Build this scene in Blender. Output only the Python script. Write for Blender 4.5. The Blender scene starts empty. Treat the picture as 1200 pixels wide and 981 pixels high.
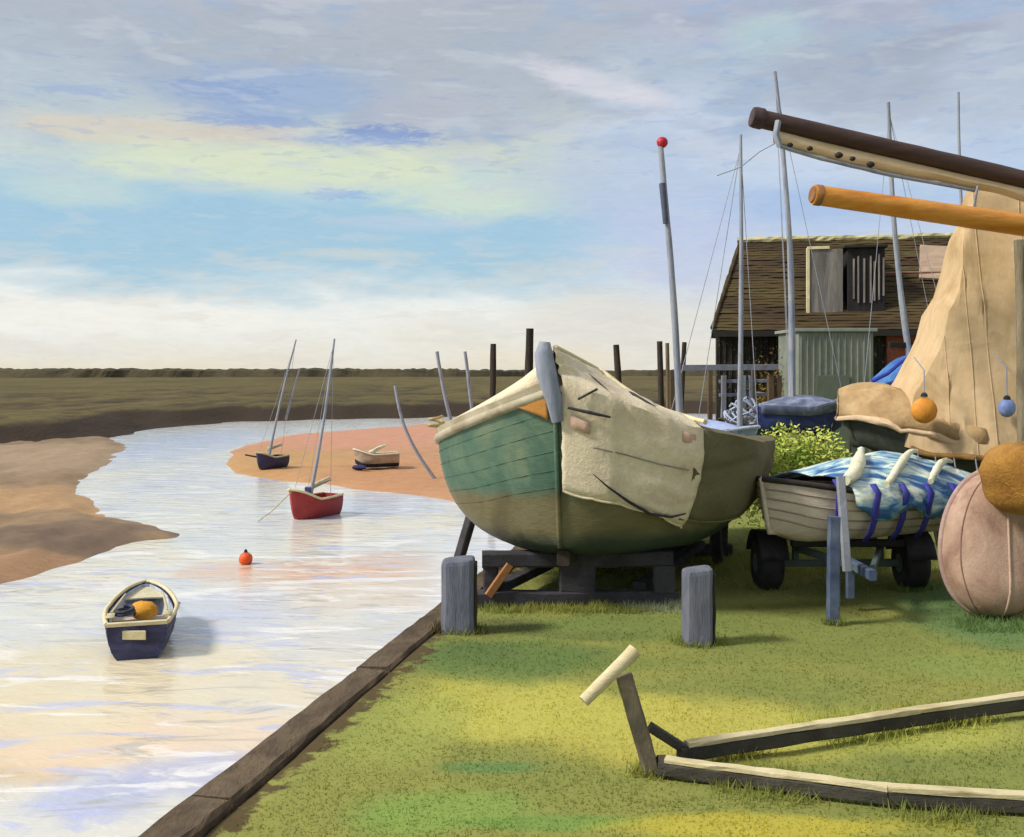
import bpy, math, random
import numpy as np
from mathutils import Vector, Matrix, noise as mnoise
random.seed(4)
R = math.radians
scene = bpy.context.scene
C = scene.collection

# ---------------------------------------------------------------- camera, sky, sun, exposure
H, F, HY = 2.2, 1250.0, 434.0           # eye height, focal length in photo pixels, horizon row
cam_d = bpy.data.cameras.new('camera'); cam = bpy.data.objects.new('camera', cam_d); C.objects.link(cam)
cam.location = (0, 0, H); cam.rotation_euler = (R(90), 0, 0)
cam_d.sensor_width = 36; cam_d.lens = 36 * F / 1200; cam_d.shift_y = -(490.5 - HY) / 1200
cam_d.clip_start = .1; cam_d.clip_end = 6000
scene.camera = cam
scene.view_settings.view_transform = 'Standard'; scene.view_settings.look = 'None'
scene.view_settings.gamma = 1; scene.view_settings.exposure = 0.85
EXPO = 2 ** 0.85
scene.render.engine = 'CYCLES'; scene.cycles.max_bounces = 3; scene.cycles.diffuse_bounces = 2; scene.cycles.glossy_bounces = 2; scene.cycles.use_adaptive_sampling = True; scene.cycles.adaptive_threshold = .03; scene.cycles.use_denoising = True
SUN_EL, SUN_AZ = 42.0, -104.0           # azimuth from +Y towards +X: the sun stands on the left, a little behind us
sd = bpy.data.lights.new('sun', 'SUN'); sd.energy = 2.3; sd.angle = R(11); sd.color = (1, .95, .86)
sun = bpy.data.objects.new('sun', sd); C.objects.link(sun)
sv = Vector((math.sin(R(SUN_AZ)) * math.cos(R(SUN_EL)), math.cos(R(SUN_AZ)) * math.cos(R(SUN_EL)), math.sin(R(SUN_EL))))
sun.rotation_euler = sv.to_track_quat('Z', 'Y').to_euler()

def lin(c, k=1.0):
    o = []
    for v in c[:3]:
        v = v / 255.0
        o.append((v / 12.92 if v <= .04045 else ((v + .055) / 1.055) ** 2.4) * k)
    return (*o, 1)

class NT:
    def __init__(s, tree): s.t = tree; s.t.nodes.clear()
    def n(s, kind, **kw):
        nd = s.t.nodes.new(kind)
        for k, v in kw.items():
            if k in nd.bl_rna.properties: setattr(nd, k, v)
        return nd
    def put(s, sock, v):
        if isinstance(v, bpy.types.NodeSocket): s.t.links.new(v, sock)
        elif v is not None: sock.default_value = v
    def math(s, op, a, b=None, c=None, clamp=False):
        nd = s.n('ShaderNodeMath', operation=op); nd.use_clamp = clamp
        for i, v in enumerate((a, b, c)):
            if v is not None: s.put(nd.inputs[i], v)
        return nd.outputs[0]
    def mix(s, f, a, b, blend='MIX'):
        nd = s.n('ShaderNodeMix'); nd.data_type = 'RGBA'; nd.blend_type = blend
        s.put(nd.inputs[0], f); s.put(nd.inputs[6], a); s.put(nd.inputs[7], b)
        return nd.outputs[2]
    def mapping(s, v, loc=(0, 0, 0), scale=(1, 1, 1), rot=(0, 0, 0)):
        nd = s.n('ShaderNodeMapping'); s.put(nd.inputs[0], v)
        nd.inputs['Location'].default_value = loc; nd.inputs['Scale'].default_value = scale; nd.inputs['Rotation'].default_value = rot
        return nd.outputs[0]
    def noise(s, v, scale=1, detail=4, rough=.55, dist=0.0):
        nd = s.n('ShaderNodeTexNoise'); s.put(nd.inputs['Vector'], v)
        nd.inputs['Scale'].default_value = scale; nd.inputs['Detail'].default_value = detail
        nd.inputs['Roughness'].default_value = rough; nd.inputs['Distortion'].default_value = dist
        return nd.outputs[0]
    def ramp(s, f, stops, interp='LINEAR'):
        nd = s.n('ShaderNodeValToRGB'); r = nd.color_ramp; r.interpolation = interp
        while len(r.elements) < len(stops): r.elements.new(1)
        for e, (p, c) in zip(r.elements, stops): e.position = p; e.color = c
        s.put(nd.inputs[0], f); return nd.outputs[0]
    def rng(s, v, a, b, c=0.0, d=1.0, smooth=False):
        nd = s.n('ShaderNodeMapRange'); nd.interpolation_type = 'SMOOTHSTEP' if smooth else 'LINEAR'
        s.put(nd.inputs[0], v)
        for i, x in enumerate((a, b, c, d)): nd.inputs[i + 1].default_value = x
        return nd.outputs[0]
    def blob(s, uv, cu, cv, ru, rv, wob, amp=.9, lo=.55, hi=1.25, rot=0):
        m = s.mapping(uv, loc=(-cu, -cv, 0))
        if rot: m = s.mapping(m, rot=(0, 0, rot))
        m = s.mapping(m, scale=(1 / ru, 1 / rv, 0))
        ln = s.n('ShaderNodeVectorMath', operation='LENGTH'); s.put(ln.inputs[0], m)
        d = s.math('ADD', ln.outputs['Value'], s.math('MULTIPLY', s.math('SUBTRACT', wob, .5), amp * 2))
        return s.rng(d, lo, hi, 1, 0, True)

# --- world: Nishita sky veiled by painted-looking cloud banks placed by direction (azimuth, elevation)
world = bpy.data.worlds.new('World'); scene.world = world; world.use_nodes = True
W = NT(world.node_tree)
WS = 0.1
sky = W.n('ShaderNodeTexSky'); sky.sky_type = 'NISHITA'; sky.sun_disc = False
sky.sun_elevation = R(SUN_EL); sky.sun_rotation = R(SUN_AZ); sky.air_density = 1; sky.dust_density = 1.5
tc = W.n('ShaderNodeTexCoord'); sep = W.n('ShaderNodeSeparateXYZ'); W.put(sep.inputs[0], tc.outputs['Generated'])
DEG = 57.29578
az = W.math('MULTIPLY', W.math('ARCTAN2', sep.outputs[0], sep.outputs[1]), DEG)
el = W.math('MULTIPLY', W.math('ARCSINE', sep.outputs[2]), DEG)
el = W.math('ABSOLUTE', el)
uvn = W.n('ShaderNodeCombineXYZ'); W.put(uvn.inputs[0], az); W.put(uvn.inputs[1], el); uv = uvn.outputs[0]
nz1 = W.noise(W.mapping(uv, scale=(.10, .30, 1), rot=(0, 0, R(4))), 1, 3, .62, .6)
nz2 = W.noise(W.mapping(uv, scale=(.22, .75, 1), rot=(0, 0, R(-5))), 1, 4, .65, .9)
nz3 = W.noise(W.mapping(uv, scale=(.7, 3.2, 1), rot=(0, 0, R(-3))), 1, 4, .7, 1.2)
elw = W.math('ADD', el, W.math('ADD', W.math('MULTIPLY', W.math('SUBTRACT', nz1, .5), 5.0), W.math('MULTIPLY', W.math('SUBTRACT', nz2, .5), 1.6)))
K = 1.0 / (WS * EXPO)
def sc(c, k=1.0): return lin(c, K * k)
left = [(0, (236, 228, 208)), (1.6, (236, 234, 224)), (2.7, (240, 241, 236)), (3.5, (234, 238, 236)), (4.3, (204, 221, 228)),
        (5.5, (166, 202, 222)), (8.6, (162, 200, 223)), (9.6, (182, 210, 220)), (10.6, (210, 222, 210)), (12.0, (210, 216, 200)),
        (13.4, (190, 200, 206)), (15.0, (180, 193, 208)), (17, (182, 189, 200)), (20, (186, 191, 202)), (30, (200, 206, 216)), (60, (222, 224, 226))]
right = [(0, (232, 228, 216)), (1.6, (232, 230, 222)), (3.2, (222, 224, 224)), (5.0, (208, 218, 230)), (7, (192, 206, 230)),
         (9, (180, 202, 230)), (11, (198, 212, 232)), (13, (200, 212, 230)), (15, (186, 200, 216)), (17, (186, 192, 208)), (20, (178, 186, 204)),
         (30, (198, 205, 216)), (60, (222, 224, 226))]
f = W.math('DIVIDE', elw, 60.0, clamp=True)
gl = W.ramp(f, [(a / 60, lin(c)) for a, c in left]); gr = W.ramp(f, [(a / 60, lin(c)) for a, c in right])
side = W.rng(W.math('ADD', az, W.math('MULTIPLY', W.math('SUBTRACT', nz1, .5), 14)), 1, 7, 0, 1, True)
col = W.mix(side, gl, gr)
def skyuv(px, py): return math.degrees(math.atan((px - 600) / F)), math.degrees(math.atan((HY - py) / math.hypot(F, px - 600)))
def cloud(px, py, rx, ry, c, k=1.0, amp=.7, rot=0, nz=None, lo=.45, hi=1.3):
    global col
    u, v = skyuv(px, py)
    b = W.blob(uv, u, v, rx / F * DEG, ry / F * DEG, nz or nz2, amp, lo, hi, rot)
    col = W.mix(W.math('MULTIPLY', b, k), col, lin(c))
def broken(scale, rot, lo, hi, c, k, el0, el1, seed):
    global col
    nn = W.noise(W.mapping(uv, loc=(seed, seed * .7, 0), scale=scale, rot=(0, 0, R(rot))), 1, 3, .6, .35)
    e = W.math('MULTIPLY', W.rng(el, el0, el0 + 2, 0, 1, True), W.rng(el, el1, el1 + 3, 1, 0, True))
    col = W.mix(W.math('MULTIPLY', W.math('MULTIPLY', W.rng(nn, lo, hi, 0, 1, True), e), k), col, lin(c))
broken((.13, .42, 1), -8, .47, .62, (170, 178, 196), .75, 11, 40, 3.3)
broken((.16, .6, 1), 10, .50, .62, (160, 184, 214), .6, 10, 40, 9.1)
cloud(260, 60, 330, 50, (178, 186, 196), .7)
cloud(560, 70, 210, 70, (180, 187, 195), .65)
cloud(60, 120, 100, 70, (188, 202, 210), .7)
cloud(330, 110, 130, 36, (158, 180, 212), .85, 1.0)
cloud(500, 130, 80, 30, (186, 190, 200), .7)
cloud(150, 152, 110, 16, (222, 210, 190), .75, 1.2)
cloud(290, 158, 90, 12, (214, 204, 192), .7, 1.2)
cloud(330, 196, 220, 26, (222, 230, 198), .85)
cloud(560, 232, 110, 26, (214, 228, 206), .85)
cloud(90, 225, 80, 20, (205, 222, 212), .6)
cloud(260, 106, 60, 10, (140, 164, 208), .6, 1.6, nz=nz3)
cloud(300, 142, 80, 7, (146, 168, 210), .6, 1.6, nz=nz3)
cloud(455, 157, 60, 9, (124, 150, 206), .75, 1.6, nz=nz3)
cloud(430, 165, 90, 6, (150, 174, 216), .6, 1.4, nz=nz3)
cloud(395, 228, 40, 7, (150, 182, 224), .7, 1.5, nz=nz3)
cloud(100, 106, 50, 6, (156, 178, 214), .6, 1.4, nz=nz3)
cloud(420, 298, 80, 7, (206, 214, 210), .7, 1.2, nz=nz3)
cloud(480, 262, 90, 10, (190, 208, 226), .6, 1.2, nz=nz3)
cloud(130, 370, 220, 22, (246, 244, 236), .7)
cloud(700, 98, 90, 17, (222, 220, 228), .85, .8, R(14))
cloud(900, 40, 60, 26, (186, 210, 212), .7)
cloud(770, 70, 90, 26, (180, 196, 210), .6)
cloud(640, 205, 60, 50, (190, 206, 214), .5)
cloud(740, 200, 110, 60, (190, 202, 222), .6)
cloud(800, 285, 80, 60, (192, 202, 230), .7)
cloud(960, 240, 110, 22, (164, 188, 228), .6)
cloud(1010, 160, 110, 40, (204, 216, 236), .7)
cloud(1080, 55, 80, 15, (158, 160, 182), .85, .9, R(-12))
cloud(1060, 90, 190, 60, (170, 180, 194), .75)
cloud(1000, 20, 60, 16, (176, 182, 200), .6)
cloud(1160, 110, 60, 60, (190, 202, 218), .6)
cloud(700, 375, 110, 34, (226, 222, 214), .7)
cloud(900, 330, 60, 60, (206, 214, 230), .6)
broken((.2, .9, 1), 6, .53, .66, (206, 212, 218), .4, 8, 40, 15.7)
broken((.3, 1.3, 1), -4, .54, .64, (196, 210, 218), .35, 3, 10, 21.3)
broken((.2, 1.1, 1), 3, .50, .62, (222, 218, 210), .35, -3, 5, 27.9)
broken((.5, 2.4, 1), 5, .58, .66, (140, 164, 208), .25, 9, 16, 33.1)
br = W.rng(nz3, .3, .7, .96, 1.035)
brc = W.n('ShaderNodeCombineColor')
for i in range(3): W.put(brc.inputs[i], br)
col = W.mix(1.0, col, brc.outputs[0], 'MULTIPLY')
vm = W.n('ShaderNodeVectorMath', operation='SCALE'); W.put(vm.inputs[0], col); vm.inputs['Scale'].default_value = K
fin = W.mix(.94, sky.outputs[0], vm.outputs[0])
bg = W.n('ShaderNodeBackground'); W.put(bg.inputs[0], fin); bg.inputs[1].default_value = WS
wo = W.n('ShaderNodeOutputWorld'); W.t.links.new(bg.outputs[0], wo.inputs[0])
world.cycles.sampling_method = 'MANUAL'; world.cycles.sample_map_resolution = 1024

# ---------------------------------------------------------------- helpers
def G(px, py, z=0.0):
    d = (H - z) * F / (py - HY); return Vector(((px - 600) / F * d, d, z))
def P(px, py, d): return Vector(((px - 600) / F * d, d, H - (py - HY) / F * d))

MATS = {}
def mat(name, cols, s=(3, 3, 3), rough=.75, bump=.35, bs=None, spec=.35, detail=5, dist=.8, contrast=(.3, .7), bd=.02, metal=0, speck=None, rot=(0, 0, 0)):
    """Brushed, uneven coating: colour wanders between cols, with a streaky relief."""
    if name in MATS: return MATS[name]
    m = bpy.data.materials.new(name); m.use_nodes = True; T = NT(m.node_tree)
    co = T.n('ShaderNodeTexCoord').outputs['Object']
    co = T.mapping(co, rot=rot)
    nz = T.noise(T.mapping(co, scale=s), 1, detail, .6, dist)
    a, b = contrast; n = len(cols)
    colr = T.ramp(nz, [(a + (b - a) * (i / max(1, n - 1)), lin(c)) for i, c in enumerate(cols)])
    fine = T.noise(T.mapping(co, scale=tuple(x * 7 for x in (bs or s))), 1, 4, .7, 1.0)
    colr = T.mix(T.rng(fine, .35, .7, 0, .35), colr, T.mix(1, colr, (.55, .52, .5, 1), 'MULTIPLY'))
    if speck:
        sp = T.noise(T.mapping(co, scale=tuple(x * 9 for x in s)), 1, 3, .7, 2)
        colr = T.mix(T.rng(sp, .60, .66), colr, lin(speck))
    p = T.n('ShaderNodeBsdfPrincipled'); T.put(p.inputs['Base Color'], colr)
    p.inputs['Roughness'].default_value = rough; p.inputs['Specular IOR Level'].default_value = spec; p.inputs['Metallic'].default_value = metal
    bp = T.n('ShaderNodeBump'); bp.inputs['Strength'].default_value = bump; bp.inputs['Distance'].default_value = bd
    T.put(bp.inputs['Height'], T.math('ADD', fine, nz)); T.put(p.inputs['Normal'], bp.outputs[0])
    o = T.n('ShaderNodeOutputMaterial'); T.t.links.new(p.outputs[0], o.inputs[0])
    MATS[name] = m; return m

class MB:
    def __init__(s): s.v = []; s.f = []
    def add(s, vs, fs):
        o = len(s.v); s.v += [Vector(v) for v in vs]; s.f += [tuple(i + o for i in f) for f in fs]; return s
    def grid(s, rows, closed=False, caps=False):
        n = len(rows[0]); vs = [p for r in rows for p in r]; fs = []
        for i in range(len(rows) - 1):
            for j in range(n if closed else n - 1):
                k = (j + 1) % n
                fs.append((i * n + j, i * n + k, (i + 1) * n + k, (i + 1) * n + j))
        if caps: fs += [tuple(reversed(range(n))), tuple((len(rows) - 1) * n + j for j in range(n))]
        return s.add(vs, fs)
    def box(s, c, size, rot=None, bev=.0, jit=0):
        """a box with bevelled edges along its length and slightly worn corners"""
        hx, hy, hz = size[0] / 2, size[1] / 2, size[2] / 2; M = rot or Matrix.Identity(3); c = Vector(c)
        b = min(bev or min(size) * .09, min(hx, hy, hz) * .6)
        ring = [(-hx + b, -hy), (hx - b, -hy), (hx, -hy + b), (hx, hy - b), (hx - b, hy), (-hx + b, hy), (-hx, hy - b), (-hx, -hy + b)]
        rows = []
        for z, k in ((-hz, b), (-hz + b, 0), (hz - b, 0), (hz, b)):
            rows.append([c + M @ Vector((x * (1 - k / hx) + random.uniform(-jit, jit), y * (1 - k / hy) + random.uniform(-jit, jit), z)) for x, y in ring])
        return s.grid(rows, True, True)
    def tube(s, pts, rad, n=10, wob=0, caps=True):
        pts = [Vector(p) for p in pts]; m = len(pts); rows = []
        rads = rad if isinstance(rad, (list, tuple)) else [rad] * m
        t0 = (pts[1] - pts[0]).normalized(); ref = Vector((0, 0, 1)) if abs(t0.z) < .8 else Vector((1, 0, 0))
        for i, p in enumerate(pts):
            t = (pts[min(i + 1, m - 1)] - pts[max(i - 1, 0)]).normalized()
            a = t.cross(ref).normalized(); b = a.cross(t).normalized(); r = rads[i]
            rows.append([p + (a * math.cos(w) + b * math.sin(w)) * r * (1 + random.uniform(-wob, wob)) for w in [2 * math.pi * k / n for k in range(n)]])
        return s.grid(rows, True, caps)
    def pole(s, a, b, r0, r1, n=10, segs=9, bow=0, side=(1, 0, 0), wob=0):
        a, b = Vector(a), Vector(b); pts = []; rr = []
        for i in range(segs + 1):
            t = i / segs; pts.append(a.lerp(b, t) + Vector(side) * bow * math.sin(math.pi * t)); rr.append(r0 + (r1 - r0) * t)
        return s.tube(pts, rr, n, wob)
    def beam(s, a, b, w, h, up=(0, 0, 1), segs=8, jit=.0, bow=0):
        """squared timber or steel from a to b"""
        a, b = Vector(a), Vector(b); t = (b - a).normalized(); up = Vector(up); x = t.cross(up).normalized(); y = x.cross(t).normalized(); bv = min(w, h) * .12
        pr = [(-w / 2 + bv, -h / 2), (w / 2 - bv, -h / 2), (w / 2, -h / 2 + bv), (w / 2, h / 2 - bv), (w / 2 - bv, h / 2), (-w / 2 + bv, h / 2), (-w / 2, h / 2 - bv), (-w / 2, -h / 2 + bv)]
        rows = []
        for i in range(segs + 1):
            q = a.lerp(b, i / segs) + y * bow * math.sin(math.pi * i / segs)
            rows.append([q + x * (u + random.uniform(-jit, jit)) + y * (v + random.uniform(-jit, jit)) for u, v in pr])
        return s.grid(rows, True, True)
    def ball(s, c, r, n=14, m=9, wob=0, sq=(1, 1, 1)):
        c = Vector(c); rows = []
        for i in range(m + 1):
            ph = math.pi * (.02 + .96 * i / m)
            rows.append([c + Vector((r * sq[0] * math.sin(ph) * math.cos(w), r * sq[1] * math.sin(ph) * math.sin(w), r * sq[2] * math.cos(ph))) * (1 + random.uniform(-wob, wob)) for w in [2 * math.pi * k / n for k in range(n)]])
        return s.grid(rows, True, True)
    def disc_ring(s, c, axis, prof, n=28):
        """lathe: prof = [(offset along axis, radius)]"""
        c = Vector(c); t = Vector(axis).normalized(); ref = Vector((0, 0, 1)) if abs(t.z) < .8 else Vector((1, 0, 0)); a = t.cross(ref).normalized(); b = a.cross(t)
        return s.grid([[c + t * o + (a * math.cos(w) + b * math.sin(w)) * r for w in [2 * math.pi * k / n for k in range(n)]] for o, r in prof], True, True)
    def build(s, name, m, parent=None, smooth=False, solid=0, sub=0):
        off = parent_off(parent) if parent is not None else Vector((0, 0, 0))
        loc = Vector((0, 0, 0))
        if parent is None and s.v and not getattr(s, 'raw', False):
            zs = min(v.z for v in s.v); loc = Vector((sum(v.x for v in s.v) / len(s.v), sum(v.y for v in s.v) / len(s.v), zs)); off = loc
        me = bpy.data.meshes.new(name); me.from_pydata([v - off for v in s.v], [], s.f); me.materials.append(m)
        me.validate(); me.update()
        import bmesh
        bm = bmesh.new(); bm.from_mesh(me); bmesh.ops.recalc_face_normals(bm, faces=bm.faces); bm.to_mesh(me); bm.free()
        o = bpy.data.objects.new(name, me); C.objects.link(o); o.location = loc
        if parent is not None: o.parent = parent
        if smooth:
            me.polygons.foreach_set('use_smooth', [True] * len(me.polygons))
            me.set_sharp_from_angle(angle=R(50))
        if solid:
            md = o.modifiers.new('thickness', 'SOLIDIFY'); md.thickness = solid; md.offset = 0
        if sub:
            md = o.modifiers.new('smooth', 'SUBSURF'); md.levels = sub; md.render_levels = sub
        return o
def parent_off(p):
    o = Vector((0, 0, 0))
    while p is not None: o = o + p.location; p = p.parent
    return o
def tag(o, label, cat, group=None):
    o['label'] = label; o['category'] = cat
    if group: o['group'] = group
    return o
def empty(name, loc, label, cat, group=None):
    o = bpy.data.objects.new(name, None); C.objects.link(o); o.location = loc; o.empty_display_size = .2
    return tag(o, label, cat, group)
def struct(o): o['kind'] = 'structure'; return o
def fb(p, sc=1.0, seed=0.0):
    return mnoise.fractal(Vector((p[0] * sc + seed, p[1] * sc - seed, (p[2] if len(p) > 2 else 0) * sc)), 1.0, 2.0, 4)

# ---------------------------------------------------------------- setting: water, marsh, sands, quay
WZ = -1.6
def wp(px, py): v = G(px, py, WZ); return (v.x, v.y)
def poly_sd(X, Y, poly):
    """signed distance (positive inside) of points to a polygon"""
    poly = np.array(poly); n = len(poly); d = np.full(X.shape, 1e18); ins = np.zeros(X.shape, bool)
    for i in range(n):
        ax, ay = poly[i]; bx, by = poly[(i + 1) % n]; ex, ey = bx - ax, by - ay
        t = np.clip(((X - ax) * ex + (Y - ay) * ey) / (ex * ex + ey * ey + 1e-12), 0, 1)
        d = np.minimum(d, (X - ax - t * ex) ** 2 + (Y - ay - t * ey) ** 2)
        c = ((ay > Y) != (by > Y)) & (X < ex * (Y - ay) / (by - ay + 1e-12) + ax); ins ^= c
    return np.sqrt(d) * np.where(ins, 1, -1)
def land(name, pxpoly, hfun, m, y0, y1, u0, u1, ny=150, nu=220, world=False, wob=.6, keep=-1.5):
    poly = pxpoly if world else [wp(*p) for p in pxpoly]
    ys = np.exp(np.linspace(math.log(y0), math.log(y1), ny)); us = np.linspace(u0, u1, nu)
    U, Y = np.meshgrid(us, ys); X = U * Y
    sd = poly_sd(X, Y, poly)
    N1 = np.array([mnoise.fractal(Vector((x * .25, y * .12, 3.1)), 1, 2, 4) for x, y in zip(X.ravel(), Y.ravel())]).reshape(X.shape)
    N2 = np.array([mnoise.fractal(Vector((x * 1.3, y * .7, 9.1)), 1, 2, 3) for x, y in zip(X.ravel(), Y.ravel())]).reshape(X.shape)
    sd = sd + N1 * wob
    Z = hfun(sd, X, Y, N1, N2)
    idx = np.arange(X.size).reshape(X.shape); a = idx[:-1, :-1]; b = idx[:-1, 1:]; c = idx[1:, 1:]; d = idx[1:, :-1]
    k = np.maximum.reduce([sd[:-1, :-1], sd[:-1, 1:], sd[1:, 1:], sd[1:, :-1]]) > keep
    fs = np.stack([a[k], b[k], c[k], d[k]], 1)
    me = bpy.data.meshes.new(name); me.from_pydata(np.stack([X.ravel(), Y.ravel(), Z.ravel()], 1).tolist(), [], fs.tolist()); me.materials.append(m); me.update()
    me.polygons.foreach_set('use_smooth', [True] * len(me.polygons))
    o = bpy.data.objects.new(name, me); C.objects.link(o); return struct(o)

def ground_mat(name, cols, s, patches=(), dark=.45, rough=.9, bump=.5, bd=.03, fine=8, fs=(.6, 1, 1), edge=None, contrast=(.3, .7), spec=.15, namp=.8):
    m = bpy.data.materials.new(name); m.use_nodes = True; T = NT(m.node_tree)
    co = T.n('ShaderNodeNewGeometry').outputs['Position']
    flat = T.mapping(co, scale=(1, 1, 0))
    nz = T.noise(T.mapping(flat, scale=s), 1, 5, .6, .8); wob = T.noise(T.mapping(flat, scale=(s[0] * 2.5, s[1] * 2.5, 1)), 1, 4, .6, .6)
    a, b = contrast; n = len(cols)
    c = T.ramp(nz, [(a + (b - a) * i / (n - 1), lin(x)) for i, x in enumerate(cols)])
    for (x, y, rx, ry, pc, k) in patches:
        c = T.mix(T.math('MULTIPLY', T.blob(flat, x, y, rx, ry, wob, namp), k), c, lin(pc))
    if edge:      # worn bare earth along a straight line: (point, normal, width, colour)
        p, nn, w, ec = edge
        dp = T.n('ShaderNodeVectorMath', operation='DOT_PRODUCT'); T.put(dp.inputs[0], T.mapping(flat, loc=(-p[0], -p[1], 0))); dp.inputs[1].default_value = (nn[0], nn[1], 0)
        d = T.math('ADD', dp.outputs['Value'], T.math('MULTIPLY', T.math('SUBTRACT', T.noise(flat, 5, 5, .7, .3), .5), w * 6))
        c = T.mix(T.rng(d, w * .25, w, 1, 0, True), c, lin(ec))
    fn = T.noise(T.mapping(co, scale=fs), fine, 5, .7, .5)
    c = T.mix(T.rng(fn, .35, .65, 0, dark), c, T.mix(1, c, (.5, .5, .5, 1), 'MULTIPLY'))
    p = T.n('ShaderNodeBsdfPrincipled'); T.put(p.inputs['Base Color'], c); p.inputs['Roughness'].default_value = rough; p.inputs['Specular IOR Level'].default_value = spec
    bp = T.n('ShaderNodeBump'); bp.inputs['Strength'].default_value = bump; bp.inputs['Distance'].default_value = bd
    T.put(bp.inputs['Height'], fn); T.put(p.inputs['Normal'], bp.outputs[0])
    o = T.n('ShaderNodeOutputMaterial'); T.t.links.new(p.outputs[0], o.inputs[0]); return m

# water
def water_mat():
    m = bpy.data.materials.new('tidal_water'); m.use_nodes = True; T = NT(m.node_tree)
    co = T.n('ShaderNodeNewGeometry').outputs['Position']; flat = T.mapping(co, scale=(1, 1, 0))
    nz = T.noise(T.mapping(flat, scale=(.22, .16, 1)), 1, 6, .62, 1.0)
    n2 = T.noise(T.mapping(flat, scale=(.8, .5, 1)), 1, 5, .65, .8)
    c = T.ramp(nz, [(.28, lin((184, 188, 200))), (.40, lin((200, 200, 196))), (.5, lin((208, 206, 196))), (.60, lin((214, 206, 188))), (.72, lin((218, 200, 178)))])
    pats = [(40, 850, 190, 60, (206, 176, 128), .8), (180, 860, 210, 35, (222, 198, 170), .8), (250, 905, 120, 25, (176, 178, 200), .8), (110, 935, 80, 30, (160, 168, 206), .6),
            (480, 680, 200, 30, (206, 188, 168), .7), (320, 668, 110, 12, (208, 168, 138), .7), (420, 672, 90, 10, (214, 170, 140), .7), (450, 655, 60, 10, (200, 160, 140), .5), (60, 800, 260, 50, (214, 200, 166), .85), (250, 800, 200, 40, (216, 204, 176), .7),  # orange patch below the buoy: its reflection painted into the water colour
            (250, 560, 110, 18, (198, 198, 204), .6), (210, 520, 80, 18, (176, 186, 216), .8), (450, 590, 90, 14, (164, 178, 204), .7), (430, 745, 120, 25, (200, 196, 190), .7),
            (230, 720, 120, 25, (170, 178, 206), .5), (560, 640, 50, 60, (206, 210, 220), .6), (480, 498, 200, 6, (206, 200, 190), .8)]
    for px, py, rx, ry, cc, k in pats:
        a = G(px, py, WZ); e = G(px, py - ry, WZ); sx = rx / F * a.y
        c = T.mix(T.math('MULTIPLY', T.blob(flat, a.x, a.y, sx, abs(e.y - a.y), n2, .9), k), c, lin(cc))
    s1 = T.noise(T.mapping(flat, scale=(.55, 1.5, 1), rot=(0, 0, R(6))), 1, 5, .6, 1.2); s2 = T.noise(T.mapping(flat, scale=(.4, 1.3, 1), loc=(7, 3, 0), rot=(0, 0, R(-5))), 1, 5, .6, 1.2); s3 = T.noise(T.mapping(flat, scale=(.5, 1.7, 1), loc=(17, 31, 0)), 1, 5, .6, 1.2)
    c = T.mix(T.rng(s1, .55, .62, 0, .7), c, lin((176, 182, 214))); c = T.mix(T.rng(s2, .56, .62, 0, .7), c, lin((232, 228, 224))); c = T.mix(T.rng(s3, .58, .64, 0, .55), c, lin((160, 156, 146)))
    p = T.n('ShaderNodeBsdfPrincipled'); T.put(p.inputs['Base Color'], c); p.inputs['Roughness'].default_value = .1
    p.inputs['IOR'].default_value = 1.36; p.inputs['Specular IOR Level'].default_value = .5
    w1 = T.noise(T.mapping(flat, scale=(1.6, 3.2, 1), rot=(0, 0, R(12))), 1, 4, .6, .5); w2 = T.noise(T.mapping(flat, scale=(.5, .9, 1)), 1, 3, .5, 1)
    bp = T.n('ShaderNodeBump'); bp.inputs['Strength'].default_value = .5; bp.inputs['Distance'].default_value = .06
    T.put(bp.inputs['Height'], T.math('ADD', w1, w2)); T.put(p.inputs['Normal'], bp.outputs[0])
    o = T.n('ShaderNodeOutputMaterial'); T.t.links.new(p.outputs[0], o.inputs[0]); return m
mb = MB(); mb.raw = True
mb.grid([[(x, y, WZ) for x in (-2500, -60, 0, 60, 2500)] for y in (-60, 0, 40, 120, 3000)])
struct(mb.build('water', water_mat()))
mb = MB(); mb.raw = True
mb.grid([[(x, y, WZ - 1.1) for x in (-3500, 0, 3500)] for y in (-200, 0, 4500)])
struct(mb.build('estuary_bed', ground_mat('bed_mud', [(90, 80, 60), (110, 98, 74)], (.2, .2, 1))))

def sm(x, a, b): t = np.clip((x - a) / (b - a), 0, 1); return t * t * (3 - 2 * t)
# near mud bank on the left
def h_mud(sd, X, Y, a, b): return WZ - .35 + .55 * sm(sd, -1.2, 2.5) + .22 * sm(sd, 2, 14) + .09 * b * sm(sd, .2, 2) + .16 * a * sm(sd, 1, 6)
mudpts = [(-700, 860), (-200, 760), (0, 712), (60, 690), (130, 668), (180, 648), (205, 638), (250, 634), (258, 622), (222, 612), (182, 604), (142, 590), (132, 572), (152, 545), (178, 524), (150, 512), (0, 500), (-700, 500)]
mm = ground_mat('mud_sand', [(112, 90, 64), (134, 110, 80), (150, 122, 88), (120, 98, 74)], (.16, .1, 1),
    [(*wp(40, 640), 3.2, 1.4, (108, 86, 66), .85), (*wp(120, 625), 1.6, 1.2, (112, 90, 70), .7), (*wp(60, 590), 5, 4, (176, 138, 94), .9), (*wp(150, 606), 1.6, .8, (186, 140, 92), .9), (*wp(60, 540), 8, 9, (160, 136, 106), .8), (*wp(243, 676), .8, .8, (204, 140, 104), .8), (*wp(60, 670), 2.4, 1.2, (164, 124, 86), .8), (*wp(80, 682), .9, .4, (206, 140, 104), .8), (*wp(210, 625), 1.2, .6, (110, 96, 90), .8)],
    rough=.7, spec=.4, bump=.6, bd=.05, fine=5)
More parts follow.
